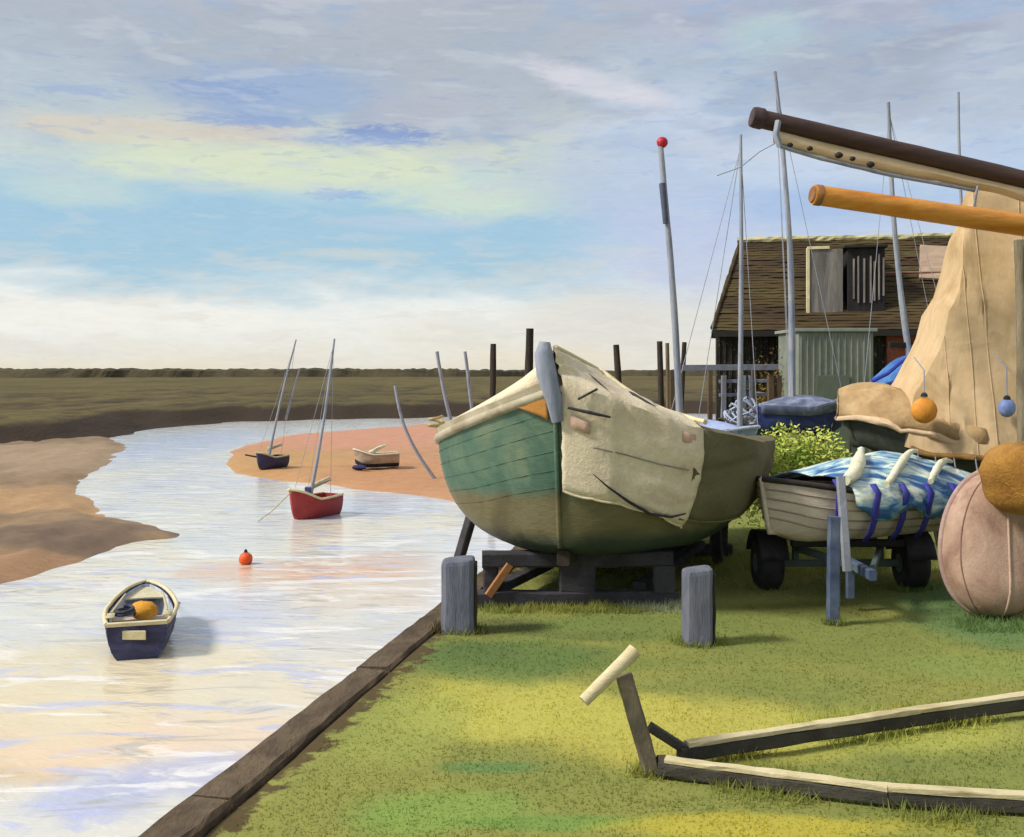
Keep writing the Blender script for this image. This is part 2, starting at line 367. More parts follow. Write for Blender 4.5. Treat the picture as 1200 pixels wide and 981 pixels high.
land('mud_bank', mudpts, h_mud, mm, 14, 72, -1.3, -.25, 150, 200, keep=-1.3, wob=.5)
# sand bar in mid stream
def h_bar(sd, X, Y, a, b): return WZ - .3 + .42 * sm(sd, -1.2, 2.5) + .12 * sm(sd, 2, 10) + .03 * b * sm(sd, 0, 3)
barpts = [(232, 540), (262, 522), (310, 510), (400, 504), (480, 497), (560, 493), (700, 492), (800, 500), (860, 530), (800, 590), (660, 620), (560, 612), (470, 590), (400, 578), (340, 570), (280, 566), (240, 556)]
sbm = ground_mat('orange_sand', [(172, 128, 90), (182, 136, 98), (188, 140, 106), (168, 126, 86)], (.12, .08, 1),
    [(*wp(270, 545), 6, 7, (178, 140, 88), .9), (*wp(330, 556), 6, 5, (186, 142, 92), .8), (*wp(500, 510), 14, 14, (192, 138, 112), .8), (*wp(480, 560), 4, 5, (184, 134, 94), .8)],
    rough=.75, spec=.3, bump=.5, bd=.04, fine=4)
land('sand_bar', barpts, h_bar, sbm, 24, 85, -.34, .3, 150, 220, keep=-1.3, wob=.7)
# far salt marsh with its eroded dark bank
def h_marsh(sd, X, Y, a, b): return WZ - .4 + .35 * sm(sd, -1, .6) + 1.1 * sm(sd, .3, 6) + (.16 * a + .12 * b) * sm(sd, 1, 5) + .25 * sm(sd, 20, 200)
marshpts = [(wp(-900, 600)[0], 30), wp(-300, 552), wp(-60, 534), wp(30, 529), wp(90, 522), wp(150, 515), wp(172, 510), wp(205, 502), wp(290, 495), wp(400, 492), wp(520, 490), wp(640, 487), wp(800, 485), wp(1000, 487), wp(1500, 490), (900, 90), (2600, 2600), (-2600, 2600), (-2600, 30)]
def marsh_mat():
    m = ground_mat('marsh_grass', [(74, 67, 40), (92, 83, 50), (102, 91, 56), (82, 71, 46)], (.05, .012, 1), rough=.95, bump=.8, bd=.15, fine=3, fs=(.5, .2, 1))
    T = m.node_tree; ge = T.nodes.new('ShaderNodeNewGeometry'); sp = T.nodes.new('ShaderNodeSeparateXYZ'); T.links.new(ge.outputs['Position'], sp.inputs[0])
    nt = NT.__new__(NT); nt.t = T
    p = [n for n in T.nodes if n.type == 'BSDF_PRINCIPLED'][0]; src = p.inputs['Base Color'].links[0].from_socket
    nz = nt.noise(nt.mapping(ge.outputs['Position'], scale=(.35, .1, 1)), 1, 4, .6, .5)
    z = nt.math('ADD', sp.outputs[2], nt.math('MULTIPLY', nt.math('SUBTRACT', nz, .5), .7))
    c = nt.mix(nt.rng(z, -.75, -.45, 1, 0, True), src, lin((58, 48, 38)))          # bare mud bank below the turf
    nt.put(p.inputs['Base Color'], c); return m
land('marsh', marshpts, h_marsh, marsh_mat(), 30, 2600, -1.4, 1.3, 240, 300, world=True, wob=1.6, keep=-3)
# distant hedge and tree belt beyond the marsh
random.seed(8)
mb = MB(); mb.raw = True
top = []; n = 700
rows = [[], [], [], []]
for i in range(n):
    u = -1.2 + 2.4 * i / n; y = 430 + 60 * math.sin(u * 3) + 20 * fb((u * 6, 0))
    h = 2.6 + .6 * fb((u * 9, 2)) + .3 * fb((u * 60, 5)) + (.5 if u < -.05 else 0); h = max(1.0, h)
    x = u * y
    rows[0].append((x, y - 9, -.8)); rows[1].append((x, y - 5, -.4 + h * .8 + random.uniform(-.2, .2))); rows[2].append((x, y, -.3 + h + random.uniform(-.25, .25))); rows[3].append((x, y + 12, -.8))
mb.grid(rows)
o = mb.build('tree_belt', mat('far_foliage', [(58, 54, 34), (78, 70, 46), (66, 58, 44)], s=(.05, .05, .2), rough=.95, bump=1, bd=.5), smooth=False); o['kind'] = 'stuff'; o['label'] = 'low dark belt of far hedges along the horizon'

# quay
E0 = G(168, 981); E1 = G(530, 700); ed = (E1 - E0).normalized(); en = Vector((ed.y, -ed.x, 0))      # along the edge, and inland
def edge_pt(t, off=0, z=0): q = E0 + ed * t + en * off; return Vector((q.x, q.y, z))
def grass_z(x, y):
    return .035 * mnoise.fractal(Vector((x * .4, y * .4, 7)), 1, 2, 3) + .012 * mnoise.noise(Vector((x * 2.2, y * 2.2, 1)))
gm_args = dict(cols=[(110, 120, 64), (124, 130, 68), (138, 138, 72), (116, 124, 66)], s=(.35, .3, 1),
    patches=[(*G(700, 745).xy, .5, .18, (92, 88, 46), .7), (*G(560, 765).xy, .35, .3, (84, 74, 48), .7), (*G(960, 715).xy, .7, .4, (92, 94, 46), .7), (*G(760, 850).xy, 1.2, .7, (180, 171, 83), .8), (*G(600, 830).xy, .9, .7, (178, 173, 85), .8), (*G(1050, 860).xy, .9, .45, (170, 170, 85), .7), (*G(580, 900).xy, .35, .1, (102, 128, 74), .9), (*G(500, 950).xy, .5, .3, (123, 151, 75), .7), (*G(640, 965).xy, .5, .10, (110, 140, 69), .8), (*G(900, 970).xy, .8, .14, (179, 167, 67), .8),  # leading dark brown patches paint shade near cradle, post and trailer into the turf
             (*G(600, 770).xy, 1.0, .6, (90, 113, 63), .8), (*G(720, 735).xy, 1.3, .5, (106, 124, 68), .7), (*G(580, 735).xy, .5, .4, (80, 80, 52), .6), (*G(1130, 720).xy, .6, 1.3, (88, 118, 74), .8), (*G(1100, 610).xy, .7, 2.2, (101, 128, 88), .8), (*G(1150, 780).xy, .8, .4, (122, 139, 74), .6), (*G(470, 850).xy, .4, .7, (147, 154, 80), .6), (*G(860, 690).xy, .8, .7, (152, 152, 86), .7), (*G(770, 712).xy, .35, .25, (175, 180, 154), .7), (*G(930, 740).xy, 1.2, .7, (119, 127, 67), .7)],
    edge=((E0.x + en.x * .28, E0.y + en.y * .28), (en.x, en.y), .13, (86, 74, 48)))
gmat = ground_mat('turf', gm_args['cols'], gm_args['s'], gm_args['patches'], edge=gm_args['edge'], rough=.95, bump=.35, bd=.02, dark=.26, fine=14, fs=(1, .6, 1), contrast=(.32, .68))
mb = MB(); mb.raw = True
rows = []; ts = [-25, -10, -4, -1] + [i * .25 for i in range(0, 80)] + [20 + i * 1.5 for i in range(16)]
offs = [.23] + [.27 + .2 * i for i in range(60)] + [12.6 + 1.6 * i for i in range(12)] + [40, 70, 140]
for t in ts:
    r = []
    for w in offs:
        q = edge_pt(t, w); r.append((q.x, q.y, grass_z(q.x, q.y) + (.0 if w > .25 else -.05)))
    rows.append(r)
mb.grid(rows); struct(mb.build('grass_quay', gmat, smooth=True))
qr = empty('quay_wall', edge_pt(5, 0, -1.6), 'worn brown quay wall edging the grass above the water', 'quay wall')
random.seed(3)
mbw, mbc = MB(), MB(); cap = []; wall = []
for i in range(0, 330):
    t = -6 + i * .14; j = .025 * fb((t * 1.7, 0)) ; k = .03 * fb((t * 4, 3)); 
    wv = .03 * fb((t * 2.3, 8)); gap = .02 if (t * 1.9) % 1 < .12 else 0
    cap.append([edge_pt(t, -.02 + j, -.14), edge_pt(t, -.025 + j, .01 + k * .4 - gap), edge_pt(t, 0 + j, .022 + k * .4 - gap), edge_pt(t, .08, .026 + k * .5 + .012 * fb((t * 9, 1)) - gap), edge_pt(t, .18, .022 + .02 * fb((t * 7, 4)) - gap), edge_pt(t, .28 + wv, .02 + k * .4), edge_pt(t, .33 + wv, -.01), edge_pt(t, .33, -.14)])
    wall.append([edge_pt(t, .02 + .012 * fb((t * 5, z)), z) for z in (-.135, -.5, -.9, -1.3, -1.7, -2.6)] + [edge_pt(t, .22, -2.6), edge_pt(t, .22, -.14)])
mbc.grid(cap, True, True); mbw.grid(wall, True, True)
wall_m = mat('quay_timber', [(64, 52, 40), (84, 69, 52), (104, 88, 68), (60, 50, 42)], s=(2.2, 1.6, 3), rough=.9, bump=.8, bd=.02, bs=(3, 1, 3))
t = -4.0
while t < 40:
    ln = random.uniform(2.1, 2.7); a_, b_ = edge_pt(t, .115 + random.uniform(-.012, .012), -.045 + random.uniform(-.008, .008)), edge_pt(t + ln - .025, .115 + random.uniform(-.012, .012), -.045 + random.uniform(-.008, .008))
    MB().beam(a_, b_, .25, .17, segs=14, jit=.006).build('coping_timber', wall_m, qr); t += ln
mbw.build('wall_face', wall_m, qr, smooth=True)
# the landward end of the quay beyond the boats
mb = MB(); q = edge_pt(43.7, .0)
mb.box((q.x + 35, q.y + .2, -1.3), (70, .4, 2.56)); tag(mb.build('retaining_wall', wall_m), 'low brown retaining wall at the far end of the quay', 'wall')

# short grass blades on the quay (uncountable)
def blades(name, n, m, zone, hgt=(.018, .045), wd=.0035, seed=1):
    rg = np.random.default_rng(seed); X, Y = zone(rg, n); n = len(X)
    Z = np.array([grass_z(x, y) for x, y in zip(X, Y)]); h = rg.uniform(*hgt, n); a = rg.uniform(0, 6.283, n); l = rg.normal(0, .45, (n, 2)) * h[:, None]
    w = wd * (1 + Y / 9)
    V = np.zeros((n, 3, 3)); V[:, 0] = np.stack([X - np.cos(a) * w, Y - np.sin(a) * w, Z - .004], 1); V[:, 1] = np.stack([X + np.cos(a) * w, Y + np.sin(a) * w, Z - .004], 1)
    V[:, 2] = np.stack([X + l[:, 0], Y + l[:, 1], Z + h], 1)
    me = bpy.data.meshes.new(name); me.vertices.add(n * 3); me.vertices.foreach_set('co', V.ravel()); me.loops.add(n * 3); me.loops.foreach_set('vertex_index', np.arange(n * 3))
    me.polygons.add(n); me.polygons.foreach_set('loop_start', np.arange(n) * 3); me.polygons.foreach_set('loop_total', np.full(n, 3)); me.update(calc_edges=True); me.materials.append(m)
    o = bpy.data.objects.new(name, me); C.objects.link(o); o['kind'] = 'stuff'; o['label'] = 'short uneven green grass covering the quay'; return o
def gzone(rg, n):
    y = 4.6 * np.exp(rg.uniform(0, 1, n) * math.log(22 / 4.6)); x = rg.uniform(-.5, .56, n) * y
    d = (x - E0.x) * en.x + (y - E0.y) * en.y
    k = d > .33 + rg.exponential(.12, n); return x[k], y[k]
bmat = gmat.copy(); bmat.name = 'grass_blades'      # blades shade like soft turf, their normals turned mostly upwards
_T = NT.__new__(NT); _T.t = bmat.node_tree; _p = [n for n in bmat.node_tree.nodes if n.type == 'BSDF_PRINCIPLED'][0]
_sc = _T.n('ShaderNodeVectorMath', operation='SCALE'); _T.put(_sc.inputs[0], _p.inputs['Base Color'].links[0].from_socket); _sc.inputs['Scale'].default_value = 1.55      # single blades are brighter than the turf they add up to
_T.put(_p.inputs['Base Color'], _sc.outputs[0]); _tr = _T.n('ShaderNodeBsdfTranslucent'); _T.put(_tr.inputs[0], _sc.outputs[0]); _mx = _T.n('ShaderNodeMixShader'); _mx.inputs[0].default_value = .5
_out = [n for n in bmat.node_tree.nodes if n.type == 'OUTPUT_MATERIAL'][0]
_T.put(_mx.inputs[1], _p.outputs[0]); _T.put(_mx.inputs[2], _tr.outputs[0]); _T.put(_out.inputs[0], _mx.outputs[0])
blades('grass', 120000, bmat, gzone, (.007, .018))

def tzone(rg, n):
    spots = [(*G(537, 741).xy, .22), (*G(817, 753).xy, .2), (*G(766, 908).xy, .12), (*G(976, 729).xy, .09), (*G(898, 690).xy, .22), (*G(1066, 692).xy, .22), (*G(1168, 733).xy, .35), (.0, 9.85, .3), (.6, 9.85, .35), (1.3, 9.87, .3), (1.0, 9.84, .3), (*G(900, 925).xy, .3), (*G(1000, 858).xy, .35), (*G(1100, 845).xy, .3), (*G(850, 882).xy, .2), (*G(1100, 948).xy, .3), (.9, 12.2, .8), (3.3, 12.2, 1.0), (4.6, 12.6, 1.2)]
    w = np.array([q[2] for q in spots]); k = rg.choice(len(spots), n, p=w / w.sum()); sp = np.array(spots)[k]; a = rg.uniform(0, 6.283, n); r_ = sp[:, 2] * (.75 + rg.normal(0, .25, n))
    return sp[:, 0] + r_ * np.cos(a), sp[:, 1] + r_ * .8 * np.sin(a)
o_ = blades('rough_grass', 16000, bmat, tzone, (.03, .085), .003, 5); o_['label'] = 'longer rough grass growing round posts, wheels and timbers'
# ---------------------------------------------------------------- boats: a generic lofted hull
class Hull:
    def __init__(s, org, theta, L, B, sheer, keel, plan, p=.75, q=1.25, rake=0.0, tt=None):
        s.o = Vector(org); th = R(theta); s.d = Vector((math.sin(th), math.cos(th), 0)); s.r = Vector((math.cos(th), -math.sin(th), 0))
        s.L, s.B, s.sheer, s.keel, s.plan, s.p, s.q, s.rake = L, B, sheer, keel, plan, p, q, rake
    def loc(s, sx, u, z): return s.o + s.d * sx + s.r * u + Vector((0, 0, z))
    def pt(s, t, w, out=0.0, zoff=0.0):
        a = abs(w) * math.pi / 2; zs, zk = s.sheer(t), s.keel(t)
        u = s.B * s.plan(t) * math.sin(a) ** s.p + out * math.sin(a) ** .3; g = (1 - math.cos(a)) ** s.q; z = zk + (zs - zk) * g - out * (1 - g) + zoff
        sx = s.L * t - s.rake * g * (1 - t) ** 4
        if t < .02: sx -= out
        return s.loc(sx, math.copysign(u, w) if w else 0, z)
    def find(s, px, w, out=0.0, lo=0.0, hi=.27):
        for _ in range(40):
            m = (lo + hi) / 2; q = s.pt(m, w, out); v = 600 + q.x / q.y * F
            if (v < px) == (w > 0): lo = m
            else: hi = m
        return (lo + hi) / 2
    def ts(s, n=26): return [ (i / n) ** 1.35 for i in range(n + 1)]
    def shell(s, mb, thick=.03, n=26, m=14, t0=0, t1=1, w0=-1, w1=1):
        tl = [t0 + (t1 - t0) * x for x in s.ts(n)]
        ws = [w0 + (w1 - w0) * j / (2 * m) for j in range(2 * m + 1)]
        rows = [[s.pt(t, w) for w in ws] + [s.pt(t, w, -thick) for w in reversed(ws)] for t in tl]
        mb.grid(rows, True, True); return mb
    def planks(s, mb, ws, n=24, r=.008, sides=(-1, 1)):
        for w in ws:
            for sg in sides: mb.tube([s.pt(t, sg * w, .002) for t in s.ts(n)], r, 5)
        return mb
    def gunwale(s, mb, r=.03, n=26, side=(-1, 1), sq=1):
        for sg in side: mb.tube([s.pt(t, sg, .005, .0) for t in s.ts(n)], r, 8)
        return mb
    def transom(s, mb, thick=.04, m=12, h=1.0):
        ring = [s.pt(1, -1 + 2 * j / (2 * m)) for j in range(2 * m + 1)]; e = s.d * thick
        mb.grid([[p + e * .0 + s.d * .002 for p in ring], [p + e for p in ring]], True, True); return mb
    def plate(s, mb, zrel, t0, t1, n=10, th=.02):
        """level surface inside the hull (deck, thwart, floor) at a height fraction of the section"""
        top, bot = [], []
        for i in range(n + 1):
            t = t0 + (t1 - t0) * i / n; a = math.acos(max(-1, min(1, 1 - zrel ** (1 / s.q)))); w = a / (math.pi / 2)
            pts = [s.pt(t, -w, -.02), s.pt(t, w, -.02)]; mid = (pts[0] + pts[1]) / 2
            row = [pts[0], pts[0].lerp(mid, .5) + Vector((0, 0, .004)), mid + Vector((0, 0, .008)), mid.lerp(pts[1], .5) + Vector((0, 0, .004)), pts[1]]
            top.append(row); bot.append([p - Vector((0, 0, th)) for p in reversed(row)])
        mb.grid([a + b for a, b in zip(top, bot)], True, True); return mb
    def stem(s, mb, r=.03, over=.05):
        pts = [s.pt(0, 0, .01) + s.d * .12] + [s.pt(0.0, j / 8, .0) * 1 for j in range(0, 9)]
        q = s.pt(0, 1); pts = [s.pt(0, 0, .01) + s.d * .1] + [s.loc(-s.rake * g - .015, 0, s.keel(0) + (s.sheer(0) - s.keel(0)) * g) for g in [0, .15, .3, .45, .6, .75, .9, 1]]
        pts.append(pts[-1] + Vector((0, 0, over))); mb.tube(pts, r, 8); return mb
def lerpf(*pts):
    xs = [p[0] for p in pts]; ys = [p[1] for p in pts]
    def fn(t):
        if t <= xs[0]: return ys[0]
        for i in range(1, len(xs)):
            if t <= xs[i]:
                k = (t - xs[i - 1]) / (xs[i] - xs[i - 1]); k = k * k * (3 - 2 * k) * .35 + k * .65; return ys[i - 1] + (ys[i] - ys[i - 1]) * k
        return ys[-1]
    return fn
def bluff(full=.3, power=.6, stern=.8, minw=.012):
    def fn(t):
        q = min(1, t / full); b = (1 - (1 - q) ** 2.2) ** power
        if t > .5: b *= 1 - (1 - stern) * ((t - .5) / .5) ** 1.8
        return max(minw, b)
    return fn

# colours
cream_rope = mat('cream_paint', [(196, 184, 142), (214, 202, 160), (222, 212, 178)], s=(3, 3, 3))
grey_spar = mat('grey_spar', [(118, 124, 140), (142, 148, 162), (156, 160, 168), (128, 132, 142)], s=(4, 4, 1.2), rough=.5, bs=(6, 6, 1))
dark_wood = mat('tarred_wood', [(36, 28, 22), (52, 42, 32), (66, 54, 42)], s=(5, 5, 1.5), rough=.8, bump=.7, bs=(6, 6, 1))
black_mat = mat('black_rubber', [(26, 26, 28), (42, 40, 44), (54, 52, 52)], s=(5, 5, 5), rough=.7)
blue_tie = mat('violet_strap', [(36, 36, 120), (54, 54, 150), (70, 70, 160)], s=(6, 6, 6), rough=.6)

# --- the big green workboat, bow-on, on its cradle
def big_boat():
    o = G(652, 716); o.z = 0
    org = Vector((.43, 9.55, 0))
    rt = empty('fishing_boat', org, 'big green and olive boat under pale canvas, propped bow first beside the quay', 'boat')
    pln = bluff(.27, .62, .82)
    h = Hull(org, 18.5, 4.9, 1.60, lambda t: 1.48 + .54 * (1 - pln(min(t, .27))) - .22 * max(0, t - .15) / .85, lerpf((0, .62), (.06, .5), (.3, .42), (1, .48)), pln, p=.62, q=1.15, rake=.16)
    def hull_material():
        m = bpy.data.materials.new('green_hull_paint'); m.use_nodes = True; T = NT(m.node_tree)
        co = T.n('ShaderNodeTexCoord').outputs['Object']; sp = T.n('ShaderNodeSeparateXYZ'); T.put(sp.inputs[0], co)
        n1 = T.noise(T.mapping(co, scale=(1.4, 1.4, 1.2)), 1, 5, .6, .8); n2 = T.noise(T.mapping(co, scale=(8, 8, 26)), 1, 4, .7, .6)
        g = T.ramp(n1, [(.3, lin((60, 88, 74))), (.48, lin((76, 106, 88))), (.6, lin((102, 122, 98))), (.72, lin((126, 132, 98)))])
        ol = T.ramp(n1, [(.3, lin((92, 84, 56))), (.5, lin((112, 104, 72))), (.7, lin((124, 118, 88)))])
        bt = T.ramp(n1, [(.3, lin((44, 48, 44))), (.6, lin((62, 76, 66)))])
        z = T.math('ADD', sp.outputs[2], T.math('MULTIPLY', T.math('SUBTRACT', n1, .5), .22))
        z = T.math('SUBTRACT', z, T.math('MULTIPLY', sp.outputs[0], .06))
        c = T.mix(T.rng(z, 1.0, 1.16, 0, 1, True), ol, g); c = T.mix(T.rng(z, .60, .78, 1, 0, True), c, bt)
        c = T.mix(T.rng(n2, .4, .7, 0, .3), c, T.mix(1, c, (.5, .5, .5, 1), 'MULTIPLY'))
        p = T.n('ShaderNodeBsdfPrincipled'); T.put(p.inputs['Base Color'], c); p.inputs['Roughness'].default_value = .5; p.inputs['Specular IOR Level'].default_value = .3
        bp = T.n('ShaderNodeBump'); bp.inputs['Strength'].default_value = .35; bp.inputs['Distance'].default_value = .02; T.put(bp.inputs['Height'], n2); T.put(p.inputs['Normal'], bp.outputs[0])
        oo = T.n('ShaderNodeOutputMaterial'); T.t.links.new(p.outputs[0], oo.inputs[0]); return m
    hm = hull_material()
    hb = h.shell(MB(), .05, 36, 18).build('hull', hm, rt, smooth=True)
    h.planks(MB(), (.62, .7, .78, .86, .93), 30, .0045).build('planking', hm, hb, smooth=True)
    h.transom(MB(), .06).build('transom', mat('olive_dark', [(70, 62, 44), (90, 82, 58)], s=(2, 2, 2)), rt)
    rail = mat('weathered_rail', [(150, 138, 112), (176, 166, 140), (190, 182, 160)], s=(3, 3, 3), bs=(6, 6, 6))
    h.gunwale(MB(), .045, 36, side=(-1,)).build('rubbing_strake', rail, rt, smooth=True)
    # upper rail a plank deep
    mbr = MB()
    for sg in (-1,):
        mbr.grid([[h.pt(t, sg, .012, .02), h.pt(t, sg, .03, .09), h.pt(t, sg, -.05, .1), h.pt(t, sg, -.05, .02)] for t in h.ts(30)], True, True)
    mbr.build('gunwale', rail, rt, smooth=True)
    h.plate(MB(), .8, .03, .98, 16).build('deck', mat('deck_grey', [(110, 104, 90), (130, 122, 104)]), rt)
    # stem timber and the stemhead
    h.stem(MB(), .024, .1).build('stem', hm, rt, smooth=True)
    p = h.loc(-.2, -.03, 1.75); mbs = MB()
    mbs.tube([p + Vector((.06, 0, 0)), p + Vector((.03, -.02, .2)), p + Vector((-.03, 0, .42)), p + Vector((-.06, 0, .6)), p + Vector((-.05, 0, .70))], [.05, .08, .095, .085, .05], 10, .06)
    mbs.build('stem_head', mat('grey_blue_wood', [(116, 124, 142), (146, 152, 166), (168, 172, 180)], s=(5, 5, 1.5), bs=(8, 8, 1)), rt, smooth=True)
    # ochre breasthook cover at the bow, port side
    mbo = MB(); rows = []
    te = h.find(606, -1)
    for i in range(10):
        k = i / 9; t = .0004 + te * k ** 1.6; rows.append([h.pt(t, -(.90 + .095 * k + (.995 - .90 - .095 * k) * j / 5), .02) for j in range(6)])
    mbo.grid(rows).build('bow_patch', mat('ochre_paint', [(176, 118, 52), (200, 140, 66), (186, 132, 76)], s=(5, 5, 5)), rt, smooth=True, solid=.02)
    # canvas tent over the bow, hanging low on the near side
    def ridged(x, y, z=0.0):
        v = 1 - abs(mnoise.noise(Vector((x, y, z)))) * 2.2; return max(-.3, v) ** 3 if v > 0 else 0
    def cover(t0, t1, ridge, hang, nm, m, off=.045, n=30, seed=0, wr=.022, ts=None, t0s=None):
        rows = []
        for i in range(n + 1):
            t = t0 + (t1 - t0) * i / n; row = []; t_r = t
            rp = h.loc(h.L * t - h.rake * (1 - t) ** 4 - (.06 if t < .03 else 0), 0, ridge(t)); pg = h.pt(t, -1, .0, .1); t = (t0 if t0s is None else t0s) + ((ts or t1) - (t0 if t0s is None else t0s)) * (i / n) ** (1.5 if ts and t0s is None else 1); sgp = h.pt(t, 1, off, .11)
            for j in range(7): k = j / 7; row.append(pg.lerp(rp, k))
            for j in range(14): k = j / 14; q = rp.lerp(sgp, k); q.z -= .09 * math.sin(math.pi * k) * min(1, t * 8); row.append(q)
            hz = hang(t)
            zs, zk = h.sheer(t), h.keel(t)
            for j in range(13):
                k = j / 12; g = max(0, 1 - hz * k / (zs - zk)); a = math.acos(1 - g ** (1 / h.q)); w = a / (math.pi / 2)
                q = h.pt(t, w, off - .012 * k, .06 * (1 - k)); row.append(q)
            for j, q in enumerate(row):
                f_ = (wr * fb((t * 7 + seed, j * .35, 0), 1.3, seed) + .018 * ridged(i * .16 + j * .07, j * .12 - i * .03, seed)) * (1 if j > 2 else 0); row[j] = q + h.r * f_ + Vector((0, 0, f_ * .6)) - h.d * f_ * .6 * (1 if t < .1 else 0)
            rows.append(row)
        mbx = MB(); mbx.grid(rows); cvo = mbx.build(nm, m, rt, smooth=True, solid=.008); MB().tube([q_[-1] for q_ in rows], .012, 6).build('lower_hem', m, cvo, smooth=True); return cvo
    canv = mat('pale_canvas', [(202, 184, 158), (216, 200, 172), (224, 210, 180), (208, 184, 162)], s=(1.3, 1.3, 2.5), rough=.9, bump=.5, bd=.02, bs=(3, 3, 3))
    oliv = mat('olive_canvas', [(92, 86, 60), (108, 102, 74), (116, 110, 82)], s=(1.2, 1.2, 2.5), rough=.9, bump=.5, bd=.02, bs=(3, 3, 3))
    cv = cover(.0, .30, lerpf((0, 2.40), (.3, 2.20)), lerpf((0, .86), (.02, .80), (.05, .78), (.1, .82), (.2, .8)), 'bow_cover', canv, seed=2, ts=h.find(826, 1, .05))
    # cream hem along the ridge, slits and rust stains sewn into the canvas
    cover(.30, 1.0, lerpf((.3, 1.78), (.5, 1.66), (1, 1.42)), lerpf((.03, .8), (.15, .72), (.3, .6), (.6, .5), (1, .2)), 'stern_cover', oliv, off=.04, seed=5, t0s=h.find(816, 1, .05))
    hem = MB(); pts = [h.loc(h.L * t - h.rake * (1 - t) ** 4, 0, 2.405 - .2 * t / .3) for t in [.0, .05, .1, .15, .2, .25, .295]]
    hem.tube(pts, .022, 6)
    rp, sgp = h.loc(h.L * .3, 0, 2.2), h.pt(h.find(826, 1, .05), 1, .055, .11)
    hp = []
    for j in range(15):
        k = j / 14; q = rp.lerp(sgp, k); q.z -= .09 * math.sin(math.pi * k) - .01; hp.append(q)
    hem.tube(hp, .026, 6, .1).build('hem', cream_rope, cv, smooth=True)
    # dark slits / ties and a small vent on the front of the canvas
    dk = mat('dark_cord', [(34, 32, 36), (58, 56, 62)], s=(8, 8, 8))
    def on(px, k, off_=.03):      # a point on the canvas: k = 0 at the ridge, 1 at the gunwale, >1 below it
        if k > 1: t = h.find(px, 1, .06); zs, zk = h.sheer(t), h.keel(t); w = math.acos(1 - max(.01, 1 - (k - 1) / (zs - zk)) ** (1 / h.q)) / (math.pi / 2); t = h.find(px, w, .06); return h.pt(t, w, .075)
        lo, hi = 0, 1
        for _ in range(30):
            i_ = (lo + hi) / 2; tr = .3 * i_; te_ = h.find(826, 1, .05) * i_ ** 1.5
            rp = h.loc(h.L * tr - h.rake * (1 - tr) ** 4 - .04, 0, 2.40 - .2 * i_); s2 = h.pt(te_, 1, .055, .11); q = rp.lerp(s2, k); q.z -= .09 * math.sin(math.pi * k) * min(1, te_ * 8)
            if 600 + q.x / q.y * F < px: lo = i_
            else: hi = i_
        return q + Vector((0, -off_, off_ * .6))
    MB().tube([on(737, .52), on(742, .62), on(750, .74), on(760, .88), on(768, .97)], [.004, .014, .012, .008, .003], 6).build('tear', dk, cv, smooth=True)
    MB().tube([on(690, .50), on(697, .62), on(704, .76), on(712, .9)], [.003, .007, .006, .003], 6).build('tear', dk, cv, smooth=True)
    q0, q1 = on(664, 1.12), on(714, 1.08)
    MB().tube([q0, q0.lerp(q1, .5) + Vector((0, -.03, 0)), q1], [.012, .018, .010], 6).build('fairlead', dk, rt)
    MB().tube([on(676, 1.02), on(700, .99)], .012, 6).build('fairlead', dk, rt)
    MB().grid([[on(px, k) - Vector((0, -.02, 0)) for k in (1.18, 1.23, 1.28)] for px in (667, 675, 683, 690)]).build('patch', mat('rust_stain', [(198, 162, 140), (206, 176, 152)]), cv, smooth=True, solid=.006)
    MB().grid([[on(px, k) - Vector((0, -.02, 0)) for k in (1.02, 1.08, 1.14)] for px in (798, 806, 814)]).build('patch', mat('rust_stain', []), cv, smooth=True, solid=.006)
    MB().tube([on(x_, k_) for x_, k_ in ((694, 1.60), (710, 1.66), (735, 1.74), (760, 1.78), (785, 1.76), (802, 1.70))], [.004, .009, .014, .016, .012, .006], 6).build('lashing', dk, cv, smooth=True)
    MB().tube([on(x_, k_) for x_, k_ in ((694, 1.38), (730, 1.36), (770, 1.35), (806, 1.33))], .006, 5).build('seam', mat('seam_grey', [(120, 116, 118), (140, 136, 132)]), cv, smooth=True)
    # rudder and sternpost on the far end, keel
    mbk = MB(); mbk.beam(h.loc(.1, 0, .5), h.loc(4.8, 0, .44), .12, .14).build('keel', dark_wood, rt)
    mbk = MB(); mbk.beam(h.loc(5.0, 0, .45), h.loc(5.08, 0, 1.3), .06, .34, up=h.d).build('rudder', mat('rudder_wood', [(96, 82, 62), (126, 112, 90)], s=(4, 4, 1)), rt)
    # mooring rope end coiled on the port quarter
    mbq = MB(); c = h.pt(.2, -1, .03, .12); mbq.tube([c + Vector((.09 * math.cos(a) * (1 - a / 40), .09 * math.sin(a), .01 * a)) for a in [i * .5 for i in range(26)]], .016, 6)
    tag(mbq.build('rope_coil', mat('straw_rope', [(150, 130, 84), (184, 166, 118)], s=(20, 20, 20)), smooth=True), 'small coil of straw coloured rope on the near gunwale of the green boat', 'rope')
    return h
bh = big_boat()

